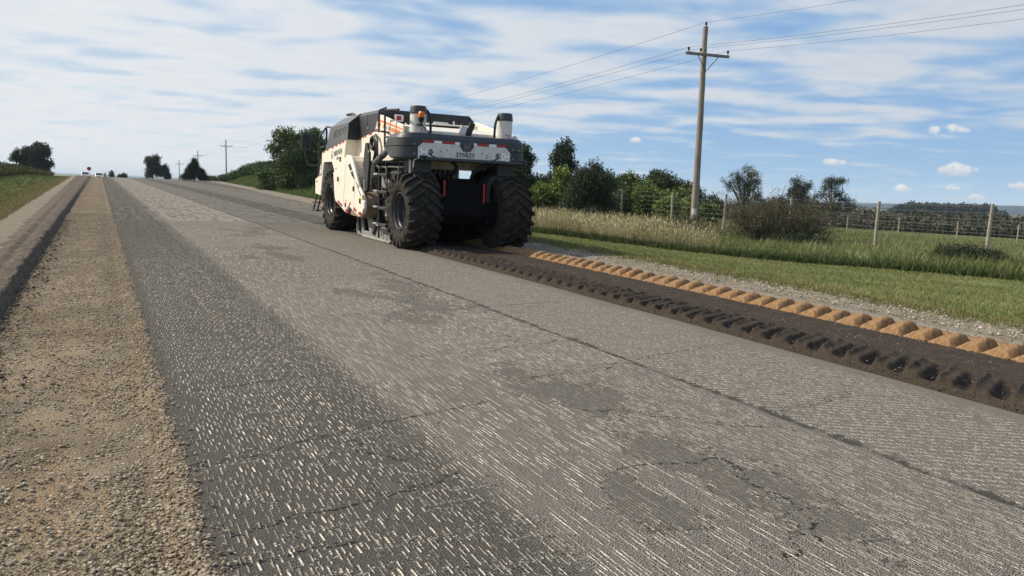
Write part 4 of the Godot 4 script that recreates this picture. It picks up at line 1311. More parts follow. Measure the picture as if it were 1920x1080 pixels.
		for q in [[-0.04, 2.10, 0.02, 2.0], [0.0, 2.11, 0.05, 2.03], [-0.06, 2.03, 0.06, 1.96], [0.06, 1.96, 0.16, 1.93]]:
			var m := 1.0 if s < 0.0 else -1.0
			var d := Vector2((q[2] - q[0]) * m, q[3] - q[1]).normalized().orthogonal() * 0.013
			face_prism(panel, "pictogram", mats.print, [[hx + m * q[0] + d.x, q[1] + d.y], [hx + m * q[2] + d.x, q[3] + d.y], [hx + m * q[2] - d.x, q[3] - d.y], [hx + m * q[0] - d.x, q[1] - d.y]], -0.28, 0.003, 0.0)
	for q in [[-0.62, 2.08], [-0.47, 2.105], [0.35, 2.085], [0.46, 2.05], [0.46, 2.0], [-0.03, 2.075]]:
		b = MB.new()
		b.lathe([[0.014, 0.0], [0.014, 0.008], [0.0, 0.01]], 8, Transform3D(Basis(Vector3.RIGHT, PI / 2), P(q[0], q[1], -0.275)))
		put(b, "bolt", mats.black, panel)
	for q in [[-1.2, 2.20], [-1.2, 2.0], [1.1, 2.20], [1.1, 2.0], [1.25, 2.2]]:
		b = MB.new()
		b.lathe([[0.012, 0.0], [0.012, 0.008], [0.0, 0.01]], 8, Transform3D(Basis(Vector3.RIGHT, PI / 2), P(q[0], q[1], -0.249)))
		put(b, "bolt", mats.bright, root)
	for q in [[2.3, 0.45], [2.25, 0.62], [1.98, 0.42], [2.02, 0.3]]:
		b = MB.new()
		b.lathe([[0.014, 0.0], [0.014, 0.008], [0.0, 0.01]], 8, Transform3D(Basis(Vector3.BACK, PI / 2), P(-1.498, q[0], q[1])))
		put(b, "bolt", mats.bright, root)
	# cross bar under the bumper
	pipe(root, "cross_bar", mats.grey, [[-1.06, 1.905, -0.32], [1.42, 1.905, -0.32]], 0.042, 12)
	for x in [-0.98, -1.06, 1.36]:
		part_box(root, "bar_clamp", mats.black, Vector3(x - 0.03, 1.86, -0.40), Vector3(x + 0.03, 1.975, -0.1), 0.012)
	# ---- lifting columns that stand up through the bumper
	for s in [-1.0, 1.0]:
		b = MB.new()
		b.lathe([[0.172, 1.5], [0.172, 2.835], [0.165, 2.845]], 32, Transform3D(Basis(), P(s * 1.02, 0, 0.05)))
		var colm := put(b, "lifting_column", mats.white, root)
		b = MB.new()
		b.lathe([[0.18, 2.835], [0.182, 2.86], [0.176, 2.91], [0.165, 2.985], [0.15, 3.005], [0.0, 3.015]], 32, Transform3D(Basis(), P(s * 1.02, 0, 0.05)))
		put(b, "column_cap", mats.grey, colm)
		for q in [-0.045, 0.035]:
			var pts := []
			for e in [[0.0, 2.43], [0.045, 2.43], [0.105, 2.53], [0.06, 2.53]]:
				pts.append(e)
			b = MB.new()
			var ring := []
			for e in pts:
				var a: float = (q + e[0] * 1.0 - 0.0) / 0.175
				if s > 0.0: a = (q + 0.105 - e[0]) / 0.175
				ring.append(P(s * 1.02 + 0.176 * sin(a), e[1], 0.05 - 0.176 * cos(a)))
			b.poly(ring, Vector3(0, 0, 1))
			put(b, "warning_stripe", mats.reflect_red, colm)
		pipe(root, "column_hose", mats.hose, [[s * 0.87, 2.95, 0.05], [s * 0.80, 2.88, 0.0], [s * 0.76, 2.72, 0.0], [s * 0.75, 2.40, 0.0]], 0.028, 8)
	b = MB.new()
	b.lathe([[0.06, 0.0], [0.065, 0.03], [0.065, 0.085], [0.05, 0.115], [0.0, 0.125]], 20, Transform3D(Basis(), P(-1.04, 2.755, -0.19)))
	var beacon := put(b, "beacon", mats.amber, root)
	b = MB.new()
	b.lathe([[0.03, -0.10], [0.055, -0.06], [0.068, -0.03], [0.068, 0.0], [0.0, 0.0]], 20, Transform3D(Basis(), P(-1.04, 2.754, -0.19)))
	b.tube([P(-1.04, 2.66, -0.19), P(-1.04, 2.58, -0.17)], 0.018)
	b.box(P(-1.06, 2.60, -0.15), Vector3(0.14, 0.03, 0.05), 0.006)
	put(b, "beacon_base", mats.black, beacon)
	pipe(root, "beacon_cable", mats.hose, [[-1.03, 2.6, -0.18], [-0.92, 2.52, -0.18], [-0.83, 2.43, -0.15]], 0.01, 6)
	b = MB.new()
	b.lathe([[0.0, 0.0], [0.075, 0.0], [0.085, -0.02], [0.085, -0.05]], 20, Transform3D(Basis(Vector3.RIGHT, PI / 2), P(1.30, 2.46, 0.08)))
	put(b, "filler_cap", mats.cream, root)
	# ---- handrails
	pipe(root, "handrail", mats.black, [[-1.42, 2.50, 1.47], [-1.42, 2.97, 1.47], [-1.42, 2.99, 1.0]], 0.024, 8)
	pipe(root, "handrail", mats.black, [[-1.42, 2.06, 0.80], [-1.42, 2.12, 1.03], [-1.42, 2.95, 1.06], [-1.42, 2.905, 0.15]], 0.024, 8)
	pipe(root, "handrail", mats.black, [[-1.42, 2.50, 1.50], [-1.42, 2.50, 1.25], [-1.25, 2.48, 1.25]], 0.02, 8)
	pipe(root, "handrail", mats.black, [[-1.42, 2.36, 1.04], [-1.42, 2.36, 0.62], [-1.42, 2.05, 0.62]], 0.02, 8)
	pipe(root, "handrail", mats.black, [[-1.2, 2.3, 7.0], [-1.21, 2.85, 7.0], [-1.40, 2.57, 7.0], [-1.42, 1.40, 7.0]], 0.028, 8)
	pipe(root, "handrail", mats.black, [[-1.17, 2.2, 6.3], [-1.17, 2.80, 6.3], [-1.21, 2.85, 7.0]], 0.024, 8)
	pipe(root, "handrail", mats.black, [[-1.40, 2.25, 7.0], [-1.17, 2.32, 6.4]], 0.02, 8)
	# ---- mirror on its long arm, front left
	var arm := pipe(root, "mirror_arm", mats.black, [[-1.42, 1.75, 6.95], [-1.75, 1.72, 6.9], [-1.9, 1.95, 6.6], [-1.9, 2.62, 6.7]], 0.022, 8)
	var mir := MB.new()
	mir.box(P(-1.86, 2.36, 6.7), Vector3(0.26, 0.46, 0.07), 0.02)
	put(mir, "mirror", mats.black, arm)
	mir = MB.new()
	mir.box(P(-1.86, 2.36, 6.66), Vector3(0.21, 0.40, 0.012), 0.004)
	put(mir, "mirror_glass", mats.glass, arm)
	pipe(root, "mirror_arm", mats.black, [[-1.42, 2.45, 7.0], [-1.65, 2.62, 6.9], [-1.9, 2.60, 6.7]], 0.022, 8)
	# ---- front steps
	for f in [7.02, 6.55]:
		pipe(root, "step_rail", mats.black, [[-1.45, 0.93, f], [-1.54, 0.44, f + 0.08]], 0.024, 8)
	for y in [0.46, 0.68]:
		part_box(root, "step", mats.black, Vector3(-1.58, y, 6.56), Vector3(-1.42, y + 0.03, 7.12), 0.006)
	# ---- left middle: hydraulic ram, guard plate, hoses, ladder and valve boxes
	pipe(root, "hydraulic_ram", mats.grey_light, [[-1.38, 1.80, 1.84], [-1.38, 2.16, 0.62]], 0.068, 14)
	pipe(root, "ram_collar", mats.black, [[-1.38, 1.965, 1.28], [-1.38, 1.98, 1.22]], 0.074, 14)
	pipe(root, "ram_rod", mats.chrome, [[-1.38, 2.15, 0.64], [-1.38, 2.26, 0.28]], 0.032, 10)
	part_box(root, "ram_bracket", mats.black, Vector3(-1.42, 1.68, 1.75), Vector3(-1.05, 1.84, 1.95), 0.02)
	side_prism(root, "guard_plate", mats.black, [[2.44, 2.27], [2.30, 2.27], [2.22, 2.10], [2.14, 2.05], [2.12, 1.75], [2.22, 1.2], [2.30, 1.12], [2.44, 1.12], [2.50, 1.42], [2.42, 1.5], [2.60, 1.75], [2.55, 1.9]], -1.44, -1.38, 0.01)
	part_box(root, "guard_foot", mats.steel, Vector3(-1.46, 1.10, 2.38), Vector3(-1.40, 1.40, 2.46), 0.01)
	b = MB.new()
	for k in 40:
		var a := TAU * k / 40.0
		var a2 := TAU * (k + 1) / 40.0
		var rr := 0.125 + 0.012 * (k % 2)
		b.tube([P(-1.235, 2.28 + rr * sin(a), 2.45 + 1.35 * rr * cos(a)), P(-1.235, 2.28 + rr * sin(a2), 2.45 + 1.35 * rr * cos(a2))], 0.036 + 0.012 * (k % 2), 7)
	put(b, "hose_coil", mats.hose, root)
	pipe(root, "hose", mats.hose, [[-1.26, 2.46, 2.2], [-1.30, 2.36, 2.02], [-1.30, 2.15, 1.98], [-1.28, 1.8, 2.3]], 0.035, 8)
	pipe(root, "hose", mats.hose, [[-1.26, 2.43, 2.1], [-1.30, 2.3, 1.94], [-1.30, 2.05, 1.92], [-1.25, 1.7, 2.0]], 0.022, 8)
	for q in [[-1.12, 1.72, 1.9, 1.35, 0.9], [-1.05, 1.65, 1.7, 0.9, 1.6], [-1.1, 1.55, 0.6, 0.75, 1.0], [-1.15, 1.0, 1.95, 0.5, 2.2]]:
		pipe(root, "hose", mats.hose, [[q[0], q[1], q[2]], [q[0] - 0.12, (q[1] + q[3]) * 0.5, (q[2] + q[4]) * 0.5 + 0.15], [q[0] - 0.02, q[3], q[4]]], 0.02, 7)
	var lad := pipe(root, "ladder", mats.black, [[-1.40, 0.12, 1.38], [-1.40, 1.70, 1.42], [-1.40, 1.74, 1.62]], 0.026, 8)
	pipe(lad, "ladder_rail", mats.black, [[-1.30, 0.35, 0.92], [-1.30, 1.60, 0.92]], 0.024, 8)
	for q in [[1.56, 0.05], [1.18, 0.06], [0.82, 0.06], [0.44, 0.06]]:
		part_box(lad, "tread", mats.black, Vector3(-1.43, q[0] - q[1], 0.85), Vector3(-1.22, q[0] + 0.01, 1.42), 0.012)
		part_box(lad, "tread_end", mats.bright, Vector3(-1.45, q[0] - 0.03, 1.45), Vector3(-1.36, q[0] + 0.012, 1.72), 0.008)
	for q in [[1.44, 1.08], [1.0, 0.22]]:
		pipe(root, "grab_hoop", mats.grey_light, [[-1.36, 1.28, q[0]], [-1.36, 1.72, q[0]], [-1.36, 1.71, q[1]], [-1.36, 1.55, q[1]]], 0.018, 8)
	part_box(root, "valve_box", mats.black, Vector3(-1.32, 1.20, 0.25), Vector3(-0.95, 1.62, 0.92), 0.02)
	part_box(root, "valve_box", mats.black, Vector3(-1.30, 0.55, 0.92), Vector3(-0.95, 0.98, 1.3), 0.02)
	part_box(root, "tank", mats.steel, Vector3(-1.18, 1.22, 1.35), Vector3(-0.96, 1.54, 2.0), 0.03)
	part_box(root, "tank", mats.grey_light, Vector3(-1.16, 0.70, 0.96), Vector3(-0.96, 1.15, 1.3), 0.03)
	part_box(root, "data_plate", mats.bright, Vector3(-1.325, 0.62, 1.05), Vector3(-1.302, 0.74, 1.2), 0.003)
	for q in [[1.50, 1.75], [1.30, 1.9]]:
		pipe(root, "brace", mats.black, [[-1.2, q[0], q[1]], [-1.2, q[0] - 0.28, q[1] - 0.25]], 0.016, 6)
	b = MB.new()
	for q in [[1.98, 0.28, 1.75], [1.84, 0.28, 1.75], [1.72, 0.28, 1.3]]:
		b.box(P(-1.15, q[0], (q[1] + q[2]) * 0.5), Vector3(0.05, 0.035, q[2] - q[1]), 0.006)
	for f in [0.3, 0.75, 1.2, 1.7]:
		b.box(P(-1.15, 1.85, f), Vector3(0.05, 0.27, 0.035), 0.006)
	put(b, "engine_bay_frame", mats.grey, root)
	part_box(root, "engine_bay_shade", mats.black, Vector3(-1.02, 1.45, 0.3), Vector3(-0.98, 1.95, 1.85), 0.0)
	# ---- what shows under the bumper
	part_box(root, "cross_panel", mats.cream_dirty, Vector3(-0.95, 1.71, 0.42), Vector3(0.95, 1.90, 0.5), 0.01)
	var gr := part_box(root, "radiator_guard", mats.cream_dirty, Vector3(-0.42, 1.48, 1.25), Vector3(0.48, 1.76, 1.29), 0.01)
	for k in 6:
		var gx := -0.36 + k * 0.12
		face_prism(gr, "grille_slot", mats.print, [[gx, 1.5], [gx + 0.055, 1.5], [gx + 0.105, 1.735], [gx + 0.05, 1.735]], 1.242, 0.006, 0.0)
	part_box(root, "pump", mats.yellow, Vector3(0.12, 1.40, 0.6), Vector3(0.3, 1.53, 0.85), 0.03)
	part_box(root, "rear_frame_block", mats.underside_shade, Vector3(0.62, 1.3, 0.35), Vector3(1.0, 1.74, 0.9), 0.03)
	pipe(root, "hose", mats.hose, [[-0.25, 1.88, -0.05], [-0.12, 1.80, 0.0], [-0.12, 1.66, 0.1], [-0.4, 1.5, 0.3]], 0.04, 8)
	pipe(root, "hose", mats.hose, [[0.75, 1.86, -0.05], [0.42, 1.80, 0.0], [0.30, 1.66, 0.05], [0.27, 1.35, 0.2]], 0.045, 8)
	pipe(root, "hose", mats.hose, [[0.30, 1.0, 0.0], [0.36, 0.72, -0.05], [0.45, 0.6, -0.05], [0.55, 0.72, -0.05], [0.56, 0.98, 0.0]], 0.012, 6)
	for s in [-1.0, 1.0]:
		# arm that reaches over and down inside each rear wheel
		var outer := []
		var inner := []
		for q in [[1.10, 1.70], [0.82, 1.665], [0.66, 1.58], [0.575, 1.42], [0.55, 1.15], [0.58, 0.95], [0.68, 0.8]]:
			outer.append(q)
		for q in [[0.76, 0.8], [0.68, 0.97], [0.64, 1.15], [0.665, 1.38], [0.73, 1.50], [0.86, 1.575], [1.10, 1.60]]:
			inner.append(q)
		var pts := []
		for q in outer + inner: pts.append([s * q[0], q[1]])
		face_prism(root, "axle_arm", mats.dark_grey, pts, -0.12, 0.5, 0.015)
		part_box(root, "column_bracket", mats.black, Vector3(s * 0.98 - 0.2, 1.60, -0.18), Vector3(s * 0.98 + 0.2, 1.90, 0.4), 0.02)
		part_box(root, "knuckle", mats.underside_shade, Vector3(s * 0.72 - 0.14, 0.5, -0.1), Vector3(s * 0.72 + 0.14, 1.05, 0.35), 0.05)
	pipe(root, "bright_handle", mats.bright, [[-1.05, 1.90, -0.22], [-1.19, 1.89, -0.22], [-1.20, 1.72, -0.22]], 0.014, 8)
	for q in [[-0.49, 1.14, 1.48, -0.22], [0.46, 1.02, 1.43, -0.2], [0.27, 1.05, 1.35, -0.05]]:
		pipe(root, "red_guard_tube", mats.red, [[q[0], q[1], q[3]], [q[0], q[2], q[3]]], 0.024, 10)
	part_box(root, "label_plate", mats.yellow, Vector3(0.55, 0.80, -0.135), Vector3(0.61, 0.86, -0.12), 0.003)

# ------------------------------------------------------------------ power line
const POLE_X := 22.0

func pole_at(s: float, top: float, label: String, detail: bool) -> Node3D:
	var h := 8.75
	var o := base("utility_pole", Vector3(POLE_X, top - h, -s))
	tag(o, label, "utility pole", "poles of the power line")
	var b := MB.new()
	var path := []
	var rad := []
	var rng := RandomNumberGenerator.new()
	rng.seed = int(s * 7.0) + 100
	for k in 15:
		var t := k / 14.0
		path.append(Vector3(0.02 * sin(t * 5.0) + rng.randf_range(-0.006, 0.006), t * (h - 0.18), rng.randf_range(-0.006, 0.006)))
		rad.append(lerpf(0.155, 0.098, t))
	b.tube(path, rad, 14)
	put(b, "pole", mats.wood, o)
	b = MB.new()
	b.box(Vector3(0.06, h - 1.30, 0.13), Vector3(2.24, 0.11, 0.085), 0.008, Basis(Vector3.BACK, 0.035))
	put(b, "crossarm", mats.wood, o)
	for sx in [-1.0, 1.0]:
		b = MB.new()
		b.tube([Vector3(0.06 + sx * 0.55, h - 1.34 + sx * 0.02, 0.18), Vector3(0.02, h - 1.95, 0.13)], 0.016, 6)
		put(b, "brace", mats.wire, o)
	for q in [[-0.98, h - 1.26], [-0.36, h - 1.24], [1.06, h - 1.18], [0.0, h - 0.16]]:
		b = MB.new()
		b.lathe([[0.015, -0.12], [0.015, 0.0], [0.05, 0.0], [0.055, 0.03], [0.03, 0.045], [0.045, 0.06], [0.048, 0.09], [0.025, 0.12], [0.0, 0.13]], 10, Transform3D(Basis(), Vector3(q[0] + (0.06 if q[0] != 0.0 else 0.0), q[1] + 0.05, 0.13 if q[0] != 0.0 else 0.0)))
		put(b, "insulator", mats.ceramic, o)
	if detail:
		for q in [[1.02, 0.09, 0.10], [0.86, 0.17, 0.085]]:
			b = MB.new()
			b.lathe([[0.153, 0.0], [0.153, q[1]]], 8, Transform3D(Basis(), Vector3(0.012, h - top + q[0] - 0.05, 0.0)), 1.3, PI * 0.5 + 0.1)
			put(b, "number_tag", mats.white, o)
	return o

func build_poles() -> void:
	var list := [[-19.0, 8.35, "weathered wooden utility pole standing behind the viewer", false], [26.2, 8.58, "tall weathered utility pole with crossarm, nearest, in the tall grass by the fence", true], [117.0, 8.5, "utility pole rising out of the big leafy tree beside the road reclaimer", false], [165.0, 9.3, "utility pole standing alone above the hedge on the right-hand bank", false], [215.0, 8.5, "utility pole showing above the dark cone-shaped conifer", false], [268.0, 7.1, "small far utility pole just left of the dark conifer", false], [319.0, 7.0, "farthest and smallest utility pole, beside the two dark trees on the crest", false]]
	for q in list: pole_at(q[0], q[1], q[2], q[3])
	var h := 8.75
	var offs := [[-0.92, h - 1.10, 0.13], [-0.30, h - 1.08, 0.13], [1.12, h - 1.03, 0.13], [0.0, h + 0.0, 0.0]]
	var names := ["left-hand lower power wire on the end of the crossarm", "middle lower power wire next to the pole", "right-hand lower power wire on the far end of the crossarm", "topmost power wire running over the pole tips"]
	for w in 4:
		var b := MB.new()
		for k in list.size() - 1:
			var a := Vector3(POLE_X + offs[w][0], list[k][1] - h + offs[w][1], -list[k][0] + offs[w][2])
			var e := Vector3(POLE_X + offs[w][0], list[k + 1][1] - h + offs[w][1], -list[k + 1][0] + offs[w][2])
			var path := []
			for i in 17:
				var t := i / 16.0
				path.append(a.lerp(e, t) - Vector3(0, 4.0 * t * (1.0 - t) * 0.85 * (1.3 if k == 1 else 1.0), 0))
			b.tube(path, 0.0055 if k < 1 else 0.007, 5, false)
		tag(put(b, "power_line", mats.wire), names[w], "power line", "wires of the power line")

# ------------------------------------------------------------------ fences
func fence(called_label: String, x: float, at: Array, tall: float, rad: float, mesh_step: float, tops: float) -> void:
	var o := base("wire_fence", Vector3(x, 0, 0))
	tag(o, called_label, "fence")
	var rng := RandomNumberGenerator.new()
	rng.seed = int(x * 10)
	var ends := []
	for s in at:
		var y := land_y(x, s)
		var lean := Vector3(rng.randf_range(-0.02, 0.02), 0, rng.randf_range(-0.02, 0.02)) * tall
		var top := Vector3(0, y + tall * rng.randf_range(0.97, 1.03), -s) + lean
		var b := MB.new()
		b.tube([Vector3(0, y - 0.3, -s), (Vector3(0, y, -s) + top) * 0.5 + Vector3(rng.randf_range(-0.012, 0.012), 0, rng.randf_range(-0.012, 0.012)), top], [rad, rad * 0.95, rad * 0.85], 9)
		put(b, "post", mats.post, o)
		ends.append([Vector3(0, y, -s), top])
	var rows := int(tall * 0.95 / mesh_step)
	for r in rows:
		var t := 0.08 + 0.88 * r / (rows - 1.0)
		var b := MB.new()
		var path := []
		for e in ends: path.append((e[0] as Vector3).lerp(e[1], t) + Vector3(-rad, 0, 0))
		b.tube(path, tops, 4, false)
		put(b, "wire", mats.fence_wire, o)
	# upright wires of the mesh, too many to name
	var b2 := MB.new()
	for k in ends.size() - 1:
		var d: float = (ends[k][0] as Vector3).distance_to(ends[k + 1][0])
		var n := int(d / 0.32)
		for i in range(1, n):
			var t := float(i) / n
			var lo: Vector3 = (ends[k][0] as Vector3).lerp(ends[k + 1][0], t) + Vector3(-rad, 0.1, 0)
			var hi: Vector3 = (ends[k][1] as Vector3).lerp(ends[k + 1][1], t) + Vector3(-rad, -0.08, 0)
			b2.tube([lo, hi], tops * 0.8, 3, false)
	put(b2, "stay_wires", mats.fence_wire, o).set_meta("kind", "stuff")

func build_fences() -> void:
	fence("tall wire mesh fence on round wooden posts along the mown verge", 23.1, [2.4, 6.4, 10.4, 14.4, 18.2, 22.0, 25.6, 29.0, 33.0, 37.0, 41.0], 1.80, 0.06, 0.18, 0.0032)
	fence("lower wire fence on thin pale posts farther out in the field", 46.0, [19.0, 23.0, 27.0, 30.6, 34.6, 38.6, 42.3, 46.3, 50.3, 54.3], 1.4, 0.045, 0.32, 0.0025)

# ------------------------------------------------------------------ trees and shrubs
var clumps := {}

func leaf_clump(kind: String, variant: int) -> ArrayMesh:
	var key := kind + str(variant)
	if clumps.has(key): return clumps[key]
	var rng := RandomNumberGenerator.new()
	rng.seed = hash(key) % 100000
	var b := MB.new()
	b.colored = true
	var n := 18
	var l := 0.20
	var w := 0.5
	var rad := 0.36
	if kind == "fine": n = 22; l = 0.17; w = 0.32; rad = 0.40
	if kind == "needle": n = 26; l = 0.16; w = 0.13; rad = 0.30
	if kind == "vine": n = 16; l = 0.21; w = 0.75; rad = 0.34
	if kind == "far": n = 16; l = 0.38; w = 0.6; rad = 0.55
	for k in n:
		var d := Vector3(rng.randfn(), rng.randfn(), rng.randfn()).normalized()
		var p := d * rad * pow(rng.randf(), 0.5)
		var dir := (d * 0.8 + Vector3(rng.randfn(), rng.randfn() - 0.25, rng.randfn()) * 0.6).normalized()
		if kind == "needle": dir = (d + Vector3(0, 0.5, 0)).normalized()
		var side := dir.cross(Vector3(rng.randfn(), rng.randfn(), rng.randfn())).normalized()
		var up := side.cross(dir)
		var ll := l * rng.randf_range(0.7, 1.25)
		var g := rng.randf_range(0.72, 1.15)
		b.col = Color(g, g, g * rng.randf_range(0.85, 1.0))
		var a := p - dir * ll * 0.5
		var e := p + dir * ll * 0.5
		var s0 := p + side * ll * w * 0.5 + up * ll * 0.09
		var s1 := p - side * ll * w * 0.5 + up * ll * 0.09
		b.poly([a, s0, e], up)
		b.poly([a, e, s1], up)
	clumps[key] = b.mesh()
	return clumps[key]

func crown(parent: Node, lobes: Array, count: int, kind: String, size: float, dark: Color, light: Color, rng: RandomNumberGenerator, shell := 0.45, called := "crown") -> void:
	var vol := 0.0
	for q in lobes: vol += pow(q[1].x * q[1].y * q[1].z, 0.75)
	var xs := [[], []]
	var cs := [PackedColorArray(), PackedColorArray()]
	for q in lobes:
		var n := int(count * pow(q[1].x * q[1].y * q[1].z, 0.75) / vol)
		var tone := rng.randf_range(-0.25, 0.25)
		for k in n:
			var d := Vector3(rng.randfn(), rng.randfn(), rng.randfn()).normalized()
			var r := pow(rng.randf(), shell)
			var p: Vector3 = q[0] + d * q[1] * r
			var bs := Basis(Vector3(rng.randfn(), rng.randfn(), rng.randfn()).normalized(), rng.randf() * TAU).scaled(Vector3.ONE * size * rng.randf_range(0.65, 1.3))
			var w := k % 2
			xs[w].append(Transform3D(bs, p))
			cs[w].append(dark.lerp(light, clampf(0.5 + tone + rng.randf_range(-0.45, 0.45), 0.0, 1.0)))
	# both clump shapes make up one crown
	for w in 2:
		many(leaf_clump(kind, w), mats.leaf, xs[w], cs[w], called, parent)

func tree(called: String, label: String, category: String, at: Vector3, lobes: Array, count: int, kind: String, size: float, dark: Color, light: Color, trunk_r: float, sd: int, group := "", shell := 0.45) -> Node3D:
	var o := base(called, at)
	tag(o, label, category, group)
	var rng := RandomNumberGenerator.new()
	rng.seed = sd
	var b := MB.new()
	var mean := Vector3.ZERO
	for q in lobes: mean += q[0]
	mean /= lobes.size()
	var fork := Vector3(mean.x * 0.4, maxf(0.3, mean.y * 0.42), mean.z * 0.4)
	b.tube([Vector3(0, -0.3, 0), fork * 0.5 + Vector3(rng.randf_range(-0.05, 0.05), 0, 0), fork], [trunk_r * 1.25, trunk_r, trunk_r * 0.85], 8)
	put(b, "trunk", mats.bark, o)
	var br := MB.new()
	for q in lobes:
		for k in 3:
			var tip: Vector3 = q[0] + Vector3(rng.randf_range(-0.6, 0.6), rng.randf_range(-0.2, 0.75), rng.randf_range(-0.6, 0.6)) * q[1]
			var mid := fork.lerp(tip, 0.5) + Vector3(rng.randf_range(-0.12, 0.12), rng.randf_range(0.0, 0.2), rng.randf_range(-0.12, 0.12)) * tip.distance_to(fork)
			br.tube([fork * 0.9, mid, tip], [trunk_r * 0.5, trunk_r * 0.3, trunk_r * 0.08], 5)
	put(br, "limbs", mats.bark, o)
	crown(o, lobes, count, kind, size, dark, light, rng, shell)
	return o

func lump_lobes(rng: RandomNumberGenerator, n: int, lo: Vector3, hi: Vector3, r: float, taper := 0.0) -> Array:
	# lobes spread through a box; taper narrows it upwards
	var out := []
	for k in n:
		var t := (k + 0.5) / n
		var y := lerpf(lo.y, hi.y, t)
		var w := 1.0 - taper * t
		var rr := r * rng.randf_range(0.75, 1.25) * (1.0 - 0.5 * taper * t)
		out.append([Vector3(lerpf(lo.x, hi.x, 0.5 + (rng.randf() - 0.5) * w), y, lerpf(lo.z, hi.z, 0.5 + (rng.randf() - 0.5) * w)), Vector3(rr, rr * rng.randf_range(0.7, 0.95), rr)])
	return out

func on_land(x: float, s: float) -> Vector3:
	return Vector3(x, land_y(x, s), -s)

